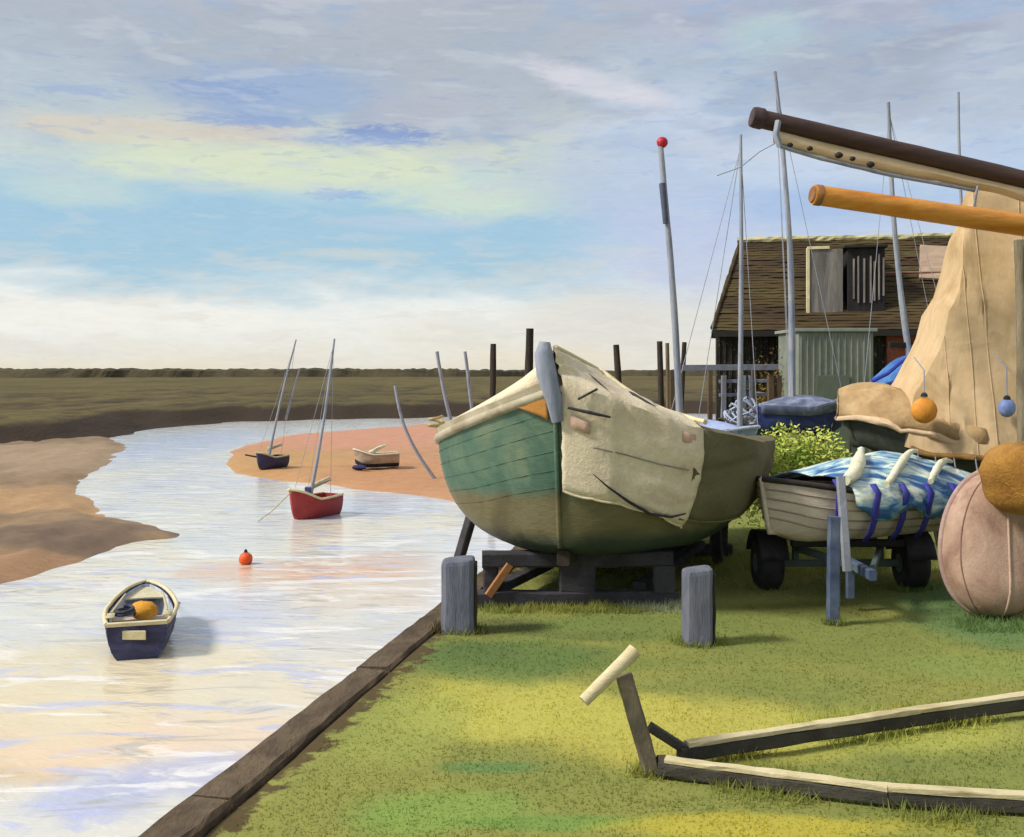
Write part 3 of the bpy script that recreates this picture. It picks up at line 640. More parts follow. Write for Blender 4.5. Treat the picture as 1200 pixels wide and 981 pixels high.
def cradle():
    a = G(575, 708); rt = empty('boat_cradle', (1.2, 10.2, 0), 'dark timber cradle carrying the big green boat on the grass', 'cradle')
    m = mat('cradle_timber', [(44, 42, 44), (62, 60, 64), (76, 72, 76)], s=(3, 3, 3), rough=.85, bump=.6, bs=(2, 6, 6))
    for k, (y, x0, x1, top) in enumerate(((9.95, -.33, 1.55, .50), (12.6, .4, 2.6, .46))):
        MB().beam((x0, y, .075), (x1, y + .05, .075), .16, .13, jit=.004).build('sill', m, rt)
        MB().beam((x0 + .05, y, top - .06), (x1 - .05, y + .05, top - .06), .16, .14, jit=.004).build('crosspiece', m, rt)
        for f_, w in ((.07, .14), (.50, .34), (.93, .2)):
            x = x0 + (x1 - x0) * f_
            MB().beam((x, y + .02, .13), (x, y + .02, top - .12), w, .13, up=(0, 1, 0), jit=.004).build('upright', m, rt)
    for x0, x1 in ((-.1, .9), (1.2, 2.2)):
        MB().beam((x0, 10.05, .16), (x1, 12.5, .16), .12, .09).build('runner', m, rt)
    MB().beam((-.22, 9.84, .12), (-.02, 9.88, .4), .05, .07).build('brace', mat('raw_wood', [(150, 96, 54), (176, 124, 78)], s=(4, 4, 4)), rt)
    MB().beam((2.36, 12.2, .0), (2.26, 12.0, .9), .11, .11).build('prop', m, rt); MB().beam((-.62, 11.6, 0), (-.4, 11.4, .75), .1, .1).build('prop', m, rt)
cradle()

# --- timber posts on the grass
def post(px, py, w, h, label, capm=None):
    b = G(px, py); rt = empty('mooring_post', b, label, 'post', 'squat grey posts in front of the green boat')
    m = mat('grey_post', [(86, 90, 104), (104, 108, 122), (120, 122, 134), (78, 80, 92)], s=(5, 5, 1.5), rough=.8, bump=.7, bs=(9, 9, 1))
    mb = MB(); rows = []
    for z, k in ((-.1, 1.02), (0, 1.0), (.1, 1.01), (h * .5, .98), (h - .04, 1.0), (h - .01, .96), (h, .86)):
        r = []
        for j in range(20):
            a = 2 * math.pi * j / 20; cx, cy = math.cos(a), math.sin(a); q = (abs(cx) ** 5 + abs(cy) ** 5) ** -.2
            r.append(b + Vector((cx * q * w / 2 * k * (1 + .03 * fb((a * 2, z * 2))), cy * q * w / 2 * k, z + (.015 * cx if z > h - .05 else 0))))
        rows.append(r)
    mb.grid(rows, True, True).build('shaft', m, rt)
    mb = MB(); mb.beam(b + Vector((w * .52, -.02, .0)), b + Vector((w * .53, -.02, h - .03)), .02, w * .6, up=(0, 1, 0), jit=.006).build('dark_batten', dark_wood, rt)  # dark strip stands in for the shaded right side of the post
post(537, 741, .28, .62, 'squat grey timber post at the water edge left of the cradle')
post(817, 753, .235, .60, 'squat grey timber post on the grass right of the cradle')

# --- dinghy on its trailer
def trailer_dinghy():
    gx = Vector((2.5, 10.55, 0))
    tr = empty('boat_trailer', Vector((3.27, 10.7, 0)), 'small steel boat trailer with dark wheels and a blue grey stand', 'trailer')
    st = mat('blue_grey_steel', [(64, 76, 104), (84, 96, 122), (104, 114, 134)], s=(4, 4, 4), rough=.5, bs=(4, 4, 4)); gr = mat('green_grey_steel', [(74, 88, 84), (92, 106, 102)], s=(4, 4, 4), rough=.55)
    for x in (2.56, 4.0):
        wmb = MB(); wmb.disc_ring((x - .12, 10.7, .27), (1, 0, 0), [(.0, .17), (.0, .22), (.03, .262), (.07, .272), (.12, .275), (.17, .272), (.21, .262), (.24, .22), (.24, .17)])
        w = wmb.build('wheel', black_mat, tr, smooth=True)
        MB().disc_ring((x - .13, 10.7, .27), (1, 0, 0), [(0, .03), (0, .06), (.03, .165), (.23, .165), (.26, .06), (.26, .03)]).build('rim', gr, w, smooth=True)
        rows = []
        for i in range(11):
            a = R(15 + 150 * i / 10); rows.append([Vector((x + dx, 10.7 - .33 * math.cos(a), .27 + .33 * math.sin(a))) for dx in (-.14, -.07, .07, .14)])
        MB().grid(rows).build('mudguard', black_mat, tr, smooth=True, solid=.012)
    MB().beam((2.66, 10.7, .27), (3.9, 10.7, .27), .07, .07).build('axle', gr, tr)
    for x in (2.85, 3.7):
        MB().beam((x, 10.72, .42), (3.18 + (x - 3.27) * .12, 9.55, .42), .05, .07).build('frame_rail', gr, tr); MB().beam((x, 10.72, .28), (x, 10.72, .46), .06, .06, up=(0, 1, 0)).build('bracket', gr, tr)
        MB().beam((x, 10.72, .42), (x + .25, 11.9, .42), .05, .07).build('frame_rail', gr, tr)
    MB().beam((2.75, 10.5, .5), (3.85, 10.5, .5), .08, .07).build('bunk', black_mat, tr)
    MB().beam((3.2, 11.6, .5), (4.2, 11.6, .5), .08, .07).build('bunk', black_mat, tr)
    MB().beam((3.12, 10.0, .42), (3.13, 9.25, .42), .07, .09).build('drawbar', st, tr)
    p = G(976, 729)
    sm_ = MB(); sm_.beam(p, p + Vector((.01, 0, .92)), .1, .08, up=(0, 1, 0), jit=.003).build('stand', st, tr)
    p2 = Vector((2.97, 9.45, 0)); MB().beam(p2 + Vector((0, 0, .42)), p2 + Vector((-.03, .1, 1.25)), .07, .06, up=(0, 1, 0)).build('winch_post', mat('pale_steel', [(130, 134, 146), (156, 158, 168)], s=(4, 4, 4)), tr)
    MB().beam(p2 + Vector((.12, 0.3, .12)), p2 + Vector((.12, .3, .44)), .07, .06, up=(0, 1, 0)).build('bracket', st, tr)
    h = Hull(Vector((2.46, 10.15, 0)), 62, 2.35, .62, lerpf((0, 1.17), (.3, 1.06), (1, .98)), lerpf((0, .66), (.12, .56), (1, .55)), bluff(.42, .62, .85), p=.7, q=1.2, rake=.1)
    d = empty('dinghy', h.o, 'pale pink planked dinghy on the small trailer, bow left, blue cover', 'dinghy')
    pk = mat('pinkish_white_paint', [(190, 172, 158), (212, 196, 180), (222, 208, 194)], s=(2.5, 2.5, 2.5), rough=.55, bs=(3, 3, 8))
    hb = h.shell(MB(), .03, 26, 14).build('hull', pk, d, smooth=True); h.planks(MB(), (.55, .68, .8, .9), 22, .009).build('planking', mat('plank_line', [(150, 134, 116), (170, 154, 136)]), hb, smooth=True)  # plank lines in a darker tone than the hull
    h.transom(MB()).build('transom', pk, d); h.gunwale(MB(), .028).build('gunwale', mat('black_gunwale', [(34, 30, 30), (58, 50, 48)], s=(6, 6, 6)), d, smooth=True); h.stem(MB(), .025, .03).build('stem', pk, d, smooth=True)
    h.plate(MB(), .75, .02, .28).build('foredeck', mat('cream_deck', [(180, 162, 136), (206, 190, 164)]), d)
    # blue cover
    rows = []
    for i in range(25):
        t = .22 + .8 * i / 24; rz = 1.15 + .2 * math.sin(math.pi * min(1, (t - .22) / .8)) + .03 * fb((t * 9, 0)); row = []
        rp = h.loc(h.L * t, 0, rz + .02); pg, sg = h.pt(t, -1, .03, .02), h.pt(t, 1, .03, .02)
        drop = 0
        row.append(h.pt(t, -.8, .05)); row.append(pg)
        for k in (.25, .5, .75, 1): row.append(pg.lerp(rp, k) + Vector((0, 0, .05 * math.sin(math.pi * k))))
        for k in (.2, .4, .6, .8, 1): row.append(rp.lerp(sg, k) + Vector((0, 0, .06 * math.sin(math.pi * k) + .03 * fb((t * 12, k * 4)))))
        for k in (.33, .66, 1): row.append(h.pt(t, 1 - (.20 + .07 * math.sin(t * 23)) * k, .05 + .03 * k + .02 * fb((t * 14, k)), 0))
        rows.append(row)
    cm = bpy.data.materials.new('blue_white_cover'); cm.use_nodes = True; T = NT(cm.node_tree); co = T.n('ShaderNodeTexCoord').outputs['Object']
    nz = T.noise(T.mapping(co, scale=(1.2, 5, 5), rot=(0, 0, R(24))), 1, 4, .6, .7)
    c_ = T.ramp(nz, [(.3, lin((26, 60, 110))), (.42, lin((52, 104, 156))), (.50, lin((150, 184, 196))), (.56, lin((226, 226, 200))), (.62, lin((140, 176, 190))), (.72, lin((190, 204, 204)))])
    pb = T.n('ShaderNodeBsdfPrincipled'); T.put(pb.inputs['Base Color'], c_); pb.inputs['Roughness'].default_value = .6
    bp = T.n('ShaderNodeBump'); bp.inputs['Strength'].default_value = .6; bp.inputs['Distance'].default_value = .04; T.put(bp.inputs['Height'], nz); T.put(pb.inputs['Normal'], bp.outputs[0])
    oo = T.n('ShaderNodeOutputMaterial'); T.t.links.new(pb.outputs[0], oo.inputs[0])
    cv = MB().grid(rows).build('canvas_cover', cm, d, smooth=True, solid=.012)
    for t in (.16, .30, .44, .58, .74, .92):
        pts = [h.pt(t, w, .075 if w < .99 else .1) for w in (.45, .6, .75, .88, 1.0)] + [h.pt(t, 1, .03, .08)]
        q = MB(); q.grid([[p_ - h.d * .035, p_ + h.d * .035] for p_ in pts]).build('strap', blue_tie, d, smooth=True, solid=.015)
    # furled sails lying on the cover
    fs = mat('cream_sail', [(208, 204, 170), (226, 222, 192), (190, 200, 196)], s=(3, 3, 3), rough=.8)
    def cov(t, k):        # a point just above the blue cover: k = 0 port gunwale, 1 ridge, 2 near gunwale
        rz = 1.15 + .2 * math.sin(math.pi * min(1, (t - .22) / .8)); rp = h.loc(h.L * t, 0, rz + .02); g_ = h.pt(t, 1 if k > 1 else -1, .03, .02); kk = k - 1 if k > 1 else 1 - k
        return rp.lerp(g_, kk) + Vector((0, -.02, .06 + .06 * math.sin(math.pi * kk)))
    for (ka, kb, ta, tb, r_, lb) in ((1.95, 1.0, .20, .50, .055, 'thick cream furled sail lying across the blue cover, nearest the bow'), (2.0, 1.05, .36, .82, .034, 'long thin cream furled sail slanting across the middle of the blue cover'), (1.95, 1.2, .62, 1.0, .032, 'short pale furled sail at the stern end of the blue cover')):
        pts = [cov(ta + (tb - ta) * q_ / 12, ka + (kb - ka) * q_ / 12) for q_ in range(13)]
        tag(MB().tube(pts, [r_ * (.6 + .6 * math.sin(math.pi * min(1, .15 + q_ / 13))) for q_ in range(13)], 9, .16).build('furled_sail', fs, smooth=True), lb, 'sail', 'furled sails on the covered dinghy')
trailer_dinghy()

# --- towing frame in the foreground
def drawbar():
    b = G(766, 908); rt = empty('towing_frame', b, 'old forked towing frame with a leaning handle lying on the front grass', 'towing frame')
    m = bpy.data.materials.new('worn_steel'); 
    m = mat('worn_dark_steel', [(52, 48, 44), (70, 66, 60), (86, 80, 70)], s=(3, 3, 3), rough=.7, bump=.5, bs=(2, 8, 8)); pale = mat('pale_timber_and_lit_top', [(178, 164, 124), (204, 190, 148), (216, 204, 166)], s=(3, 3, 3), rough=.8, bs=(2, 9, 9))
    z = .1
    def arm(p0, p1, p2, h=.07, w=.06):
        pts = [p0, p1, p2]; a = MB()
        a.beam(p0, p1, w, h, segs=10, jit=.003); a.beam(p1, p2, w, h, segs=6, jit=.003); o_ = a.build('arm', m, rt)
        t = MB(); up = Vector((0, 0, h / 2 + .014)); t.beam(p0.lerp(p1, .03) + up, p1 + up, w * 1.05, .024, segs=12, jit=.004); t.beam(p1 + up, p2 + up, w * 1.05, .024, segs=6, jit=.004); t.build('lit_top', pale, o_)  # pale strip on each arm paints in its sunlit top face
    a0 = G(772, 905, .06); a1 = G(1080, 945, .06); a2 = G(1080, 945, .06) + (G(1080, 945, .06) - a0).normalized() * 3.2
    arm(G(772, 900, .06), G(1040, 934, .06), G(1300, 950, .06))
    arm(G(796, 884, .08), G(1075, 842, .10), G(1300, 810, .12), .075, .065)
    q = G(766, 908)
    MB().beam(q + Vector((0, 0, -.02)), P(731, 792, q.y + .05), .09, .10, up=(0, 1, 0), jit=.004).build('upright', mat('upright_timber', [(84, 76, 62), (110, 100, 82), (140, 128, 104)], s=(4, 4, 4), bs=(8, 8, 2)), rt)
    MB().pole(P(684, 822, q.y - .06), P(744, 762, q.y + .05), .034, .04, 10, 6, wob=.06).build('handle', pale, rt, smooth=True)
    MB().beam(P(762, 852, q.y + .08), G(812, 884, .07), .07, .05).build('brace', m, rt)
    MB().disc_ring(q + Vector((.02, -.03, .06)), (1, .1, 0), [(0, .03), (0, .055), (.05, .055), (.05, .03)]).build('coupling', m, rt, smooth=True)
    e1, e2 = G(1300, 950, .06), G(1300, 810, .12)
    MB().beam(e1 + Vector((.02, -.2, .0)), e2 + Vector((.02, .3, .0)), .08, .08).build('axle', m, rt)
    for s_ in (e1 + Vector((0, -.25, .1)), e2 + Vector((0, .35, .1))):
        MB().disc_ring(s_, (e2 - e1), [(-.06, .08), (-.06, .19), (-.03, .22), (.03, .22), (.06, .19), (.06, .08)]).build('wheel', black_mat, rt, smooth=True)
drawbar()

# --- tall shrouded boat on the right, its trestles and spars
def shrouded():
    h = Hull(Vector((4.22, 13.1, 0)), 96, 6.2, .95, lerpf((0, 1.72), (.12, 1.55), (.25, 1.38), (1, 1.35)), lerpf((0, 1.3), (.1, 1.02), (.22, .70), (1, .66)), bluff(.3, .62, .9), p=.55, q=1.0, rake=.15)
    rt = empty('shrouded_boat', Vector((4.5, 13, 0)), 'large grey hulled boat shrouded in a tall tan canvas at the right', 'boat')
    gh = mat('dark_grey_green_hull', [(62, 68, 60), (82, 86, 76), (98, 98, 84)], s=(2, 2, 3), rough=.6)
    h.shell(MB(), .05, 30, 16).build('hull', gh, rt, smooth=True); h.transom(MB()).build('transom', gh, rt); h.stem(MB(), .05, .02).build('stem', gh, rt, smooth=True)
    tan = mat('tan_canvas', [(176, 146, 104), (194, 166, 124), (206, 178, 138), (186, 158, 122)], s=(.8, .8, 1.4), rough=.9, bump=.3, bd=.02, bs=(.8, 1.2, .5))
    tan2 = mat('tan_cover_canvas', [(150, 122, 84), (176, 146, 104), (196, 168, 126)], s=(2.5, 2.5, 2.5), rough=.9, bump=.4, bd=.03, bs=(1.2, 1.2, 1.2)); crm = mat('cream_hem', [(206, 176, 140), (222, 196, 162)], s=(3, 3, 3))
    rows = []                                   # padded bow cover
    for i in range(21):
        t = i / 20 * .215; row = []; bu = min(1, (t + .02) / .10) ** .5
        for j in range(21):
            a = math.pi * (j / 20 * 1.16 - .08); zs = h.sheer(t); top_ = (.42 * bu + .06) * (1 - .25 * t / .215)
            c_ = math.cos(a); s_ = math.sin(a); wd = h.B * h.plan(t) + .07 * bu + .02
            q = h.loc(h.L * t - h.rake * (1 - t) ** 4 - .05, -c_ * wd, zs + (top_ * s_ if s_ > 0 else .22 * s_ * 1.2)); f_ = .03 * fb((t * 9, j * .25)) - .05 * max(0, 1 - abs(mnoise.noise(Vector((t * 12 - j * .1, j * .2, 2)))) * 3) ** 2
            row.append(q + Vector((0, -f_, f_)))
        rows.append(row)
    bc = MB().grid(rows).build('bow_cover', tan2, rt, smooth=True, solid=.02)
    mh = MB(); mh.tube([r[-1] for r in rows], [.03 + .02 * math.sin(i / 3) ** 2 for i in range(len(rows))], 8, .1); mh.tube([r[0] for r in rows], .03, 8); mh.build('hem', crm, bc, smooth=True)
    # tall tent: profile of its top edge against position along the hull
    topz = lerpf((.085, 1.7), (.10, 2.0), (.145, 2.55), (.16, 3.0), (.185, 3.3), (.195, 3.85), (.2, 4.0), (.215, 4.1), (.22, 4.5), (.4, 4.45), (.8, 4.0), (1, 3.2))
    rows = []; ts = [.085, .09, .095, .10, .11, .12, .13, .14, .15, .16, .17, .18, .19, .195, .2, .207, .215, .22, .23, .25, .28, .30, .33, .36, .4, .45, .5, .6, .7, .8, .9, 1.0]
    for t in ts:
        tz = topz(t); bz = h.sheer(t) - .28 + .04 * math.sin(t * 40); row = []
        n = 16
        for sgn in (1, -1):
            rng = range(n + 1) if sgn == 1 else range(n - 1, -1, -1)
            for j in rng:
                k = j / n; z = bz + (tz - bz) * k; k2 = max(0, (z - bz) / 3.0)
                wd = (h.B * h.plan(t) + .09) * max(.10, 1 - .80 * min(1, k2) ** 1.1) * (1 if k < .97 else .5)
                f_ = .022 * fb((t * 9, z * .6, 3)) + .07 * max(0, 1 - abs(mnoise.noise(Vector((t * 16 + z * .5, z * .35, 5)))) * 3) ** 2 * (1 - k * .3)
                row.append(h.loc(h.L * t - h.rake * (1 - t) ** 4 + .02, sgn * wd + f_ * sgn, z))
        rows.append(row)
    mbt = MB(); mbt.grid(rows); mbt.add(rows[0], [tuple(range(len(rows[0])))]); mbt.add(rows[-1], [tuple(range(len(rows[-1])))])
    mbt.build('tent_canvas', tan, rt, smooth=True)
    for ti in (8, 12, 17, 21):
        MB().tube([q + (q - h.loc(h.L * ts[ti], 0, q.z)).normalized() * .003 for q in rows[ti][:16]], .007, 6).build('seam', tan, rt, smooth=True)
    for ti in range(2, len(rows) - 2, 3):
        q0 = rows[ti][0]; MB().tube([q0 + Vector((0, -.04, .02)), q0 + Vector((.02, -.06, -.16)), q0 + Vector((.05, .05, -.34))], .009, 5).build('lacing', grey_spar, rt)
    # lower band of ochre canvas edge
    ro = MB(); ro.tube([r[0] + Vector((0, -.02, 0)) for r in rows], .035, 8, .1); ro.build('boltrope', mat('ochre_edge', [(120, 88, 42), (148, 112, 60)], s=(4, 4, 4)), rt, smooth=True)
    # trestles under the hull
    for x in (4.75, 7.2, 9.0):
        t_ = empty('trestle', Vector((x, 12.9, 0)), {4.75: 'dark timber trestle under the bow of the shrouded boat', 7.2: 'dark timber trestle under the middle of the shrouded boat', 9.0: 'dark timber trestle under the stern of the shrouded boat'}[x], 'trestle', 'trestles under the shrouded boat')
        MB().beam((x, 12.3, .82), (x, 13.5, .82), .12, .12).build('top_beam', dark_wood, t_)
        for y in (12.35, 13.45):
            for dx in (-.25, .25): MB().beam((x + dx, y, 0), (x + dx * .3, y, .78), .07, .09, up=(0, 1, 0)).build('leg', dark_wood, t_)
    # fenders hung on the canvas
    f1 = MB(); c = P(1083, 481, 12.02); f1.ball(c, .145, 18, 12, .02, (1, .8, 1)); 
    ff = tag(f1.build('fender', mat('orange_fender', [(206, 130, 36), (226, 152, 56), (214, 140, 60)], s=(5, 5, 5), rough=.6), smooth=True), 'round orange fender hanging against the tan canvas above the bow cover', 'fender')
    MB().tube([P(1083, 481, 12.02) + Vector((0, 0, 0.160)), P(1083, 481, 12.02) + Vector((.02, .05, .45)), P(1083, 481, 12.02) + Vector((.0, .3, .6))], .008, 5).build('lanyard', grey_spar, ff)
    MB().disc_ring(P(1083, 481, 12.02) + Vector((0, 0, 0.152)), (0, 0, 1), [(0, .04), (.03, .035), (.05, .015)], 12).build('eye', black_mat, ff)
    f2 = MB(); c = P(1180, 478, 11.9); f2.ball(c, .095, 14, 10, .02, (1, .8, 1.1))
    ff = tag(f2.build('fender', mat('blue_fender', [(110, 130, 190), (150, 168, 214)], s=(5, 5, 5), rough=.5), smooth=True), 'small pale blue fender on the right side of the tan canvas', 'fender')
    MB().tube([P(1180, 478, 11.90) + Vector((0, 0, 0.095)), P(1180, 478, 11.90) + Vector((.02, .05, .45)), P(1180, 478, 11.90) + Vector((.0, .3, .6))], .008, 5).build('lanyard', grey_spar, ff)
    MB().disc_ring(P(1180, 478, 11.90) + Vector((0, 0, 0.090)), (0, 0, 1), [(0, .04), (.03, .035), (.05, .015)], 12).build('eye', black_mat, ff)
    return h
sh = shrouded()
# timber prop at the right edge
pr = MB(); pr.pole(G(1196, 690), P(1194, 282, 11.2), .055, .05, 10, 14, .03, (1, 0, 0), .12)
tag(pr.build('timber_prop', mat('grey_brown_timber', [(92, 82, 64), (130, 118, 94), (156, 144, 120)], s=(5, 5, 1.2), bump=.8, bs=(9, 9, 1)), smooth=True), 'rough grey brown timber prop standing before the tan canvas at the right edge', 'post')
# spars
def spars():
    rt = empty('boom', P(1000, 160, 11.5), 'dark brown boom sloping down to the right with a laced cream sail below', 'boom')
    a, b = P(882, 137, 11.6), P(1200, 211, 11.9); e = a + (b - a) * 1.8
    sp = MB(); sp.pole(a, e, .10, .105, 14, 24, 0, wob=.03); sp.build('spar', mat('dark_brown_spar', [(52, 34, 32), (70, 50, 44), (84, 62, 54)], s=(1, 5, 5), rough=.6), rt, smooth=True)
    sp = MB(); sp.disc_ring(a - (b - a).normalized() * .01, (b - a), [(0, .05), (.0, .105), (.04, .115), (.12, .115), (.14, .1)], 16); sp.build('end_cap', mat('cap_iron', [(44, 30, 32), (90, 70, 72)], s=(9, 9, 9)), rt, smooth=True)
    cs = mat('cream_boom_sail', [(206, 178, 136), (220, 194, 154), (226, 204, 168)], s=(1, 3, 3), rough=.85, bs=(1, 6, 6))
    rows = []; ctrl_top = [(905, 148), (960, 164), (1040, 182), (1140, 205), (1200, 218)]; ctrl_bot = [(914, 170), (960, 184), (1040, 203), (1145, 222), (1200, 236)]
    def ip(c, x):
        for i in range(1, len(c)):
            if x <= c[i][0]: k = (x - c[i - 1][0]) / (c[i][0] - c[i - 1][0]); return c[i - 1][1] + (c[i][1] - c[i - 1][1]) * k
        return c[-1][1] + (x - c[-1][0]) * .23
    for i in range(40):
        x = 906 + i * 12; D = 11.6 + (x - 882) / 318 * .3
        tp, bt = ip(ctrl_top, x), ip(ctrl_bot, x) + 1.2 * math.sin(x * .09)
        r = [P(x, tp + (bt - tp) * k, D - (.07 * math.sin(math.pi * k))) for k in (0, .25, .5, .75, 1)]; r += [P(x, tp + (bt - tp) * k, D + .03 + (.07 * math.sin(math.pi * k))) for k in (1, .75, .5, .25, 0)]
        rows.append(r)
    sl = MB().grid(rows, True, True).build('sail', cs, rt, smooth=True)
    rp = MB(); rp.tube([P(x, ip(ctrl_bot, x) + 1.5, 11.6 + (x - 882) / 318 * .3 - .03) for x in range(914, 1150, 12)], .022, 8, .12); rp.tube([P(912, 142, 11.5), P(909, 158, 11.48), P(914, 172, 11.5)], .035, 8, .1); rp.tube([P(1146, 218, 11.75), P(1143, 232, 11.75), P(1141, 246, 11.8)], .015, 8); rp.build('foot_rope', grey_spar, rt, smooth=True)
    for x, y in ((926, 170), (949, 174), (983, 182), (999, 186), (1020, 193)):
        MB().ball(P(x, y, 11.5), .038 if x in (983, 1020) else .028, 10, 7, .1, (1.2, 1, .9)).build('reef_knot', black_mat, sl, smooth=True)
    a, b = P(953, 228, 11.2), P(1200, 264, 11.5); e = a + (b - a) * 2.0
    o2 = empty('mast', a, 'thick orange varnished mast lying level across the tan canvas', 'mast')
    MB().pole(a, e, .105, .135, 16, 24, wob=.02).build('spar', mat('orange_varnish', [(178, 108, 30), (204, 132, 44), (216, 148, 62), (190, 122, 50)], s=(1, 4, 4), rough=.45, bs=(1, 6, 6)), o2, smooth=True)
    MB().disc_ring(a - (b - a).normalized() * .02, (b - a), [(0, .04), (0, .08), (.05, .112), (.1, .112)], 16).build('heel', mat('dull_heel', [(120, 76, 40), (160, 116, 74)], s=(6, 6, 6)), o2, smooth=True)
    # crutch off to the right that carries both
    cr = empty('mast_crutch', Vector((8.6, 11.7, 0)), 'tall timber crutch carrying the boom and mast beyond the frame', 'crutch')
    for x in (8.2, 9.0): MB().beam((x, 11.75, 0), (8.6 + (x - 8.6) * .3, 11.75, 3.6), .12, .12, up=(0, 1, 0)).build('leg', dark_wood, cr)
    MB().beam((8.2, 11.75, 3.1), (9.0, 11.75, 3.1), .1, .1).build('crossbar', dark_wood, cr)
spars()

# --- upended pinkish pram and the ochre canvas
def pram():
    base = G(1176, 731); rt = empty('upended_pram', base, 'pinkish brown pram dinghy standing on end, keel towards us, at the right edge', 'dinghy')
    m = mat('pink_brown_hull', [(140, 108, 92), (166, 134, 114), (184, 154, 134), (158, 122, 106)], s=(2, 2, 2), rough=.7, bs=(4, 4, 4)); rows = []; n = 26; Hh = 1.27; lean = .22
    inner = []
    for i in range(n + 1):
        k = i / n; z = Hh * k; wd = .47 * max(.0008, 1 - ((k - .46) / .462) ** 2 if k < .46 else 1 - .93 * ((k - .46) / .54) ** 2) ** .5; dp = .36 * (max(.0008, 1 - (1 - min(1, k / .3)) ** 2)) ** .5 * (1 - .25 * k)
        ring = [base + Vector((.02 + wd * math.cos(a) + .10 * k, .25 + lean * k - dp * max(0, math.sin(a)) ** .8 + .0, z)) for a in [math.pi * j / 20 for j in range(21)]]
        rin = [base + Vector((.02 + (wd - .03 if wd > .05 else wd * .5) * math.cos(a) + .10 * k, .27 + lean * k - max(0, dp - .03) * max(0, math.sin(a)) ** .8, z + .01)) for a in [math.pi * j / 20 for j in reversed(range(21))]]
        rows.append(ring + rin)
    MB().grid(rows, True, True).build('hull', m, rt, smooth=True)
    MB().tube([r[10] + Vector((0, -.004, 0)) for r in rows[1:]], .011, 8).build('keel', mat('pram_keel', [(176, 146, 126), (200, 170, 148)]), rt, smooth=True)
    for j in (4, 16):
        MB().tube([r[j] + Vector((0, -.002, 0)) for r in rows[1:-1]], .006, 5).build('plank_seam', mat('pram_seam', [(120, 92, 78), (146, 116, 98)]), rt, smooth=True)
    g = MB(); g.tube([r[0] for r in rows], .028, 8); g.tube([r[20] for r in rows], .028, 8); g.build('gunwale', mat('pram_rail', [(150, 122, 112), (182, 156, 146)], s=(4, 4, 4)), rt, smooth=True)
    c = P(1208, 560, 9.35); mb = MB(); rows = []
    for i in range(15):
        ph = math.pi * (.03 + .94 * i / 14); r = []
        for j in range(24):
            a = 2 * math.pi * j / 24; f_ = 1 + .14 * fb((math.cos(a) * 1.4, math.sin(a) * 1.4, i * .2))
            r.append(c + Vector((.44 * math.sin(ph) ** .7 * math.cos(a) * f_, .42 * math.sin(ph) ** .7 * math.sin(a) * f_, .29 * math.cos(ph) * f_)))
        rows.append(r)
    mb.grid(rows, True, True)
    tag(mb.build('canvas_bundle', mat('ochre_canvas', [(140, 96, 36), (168, 120, 52), (184, 138, 70)], s=(3, 3, 3), rough=.9, bump=.8, bd=.03, bs=(4, 4, 4)), smooth=True), 'ochre canvas bundle slung over the top of the upended pinkish pram', 'canvas bundle')
    st = MB(); 
    stt = empty('trestle', Vector((4.75, 9.75, 0)), 'timber trestle behind the upended pram, holding the ochre bundle', 'trestle')
    MB().beam((4.1, 9.85, 1.0), (5.5, 9.85, 1.0), .1, .1).build('top_beam', dark_wood, stt)
    for x in (4.65, 5.4):
        for dy in (-.1, .2): MB().beam((x, 9.85 + dy, 0), (x, 9.85, .96), .07, .07, up=(1, 0, 0)).build('leg', dark_wood, stt)
pram()

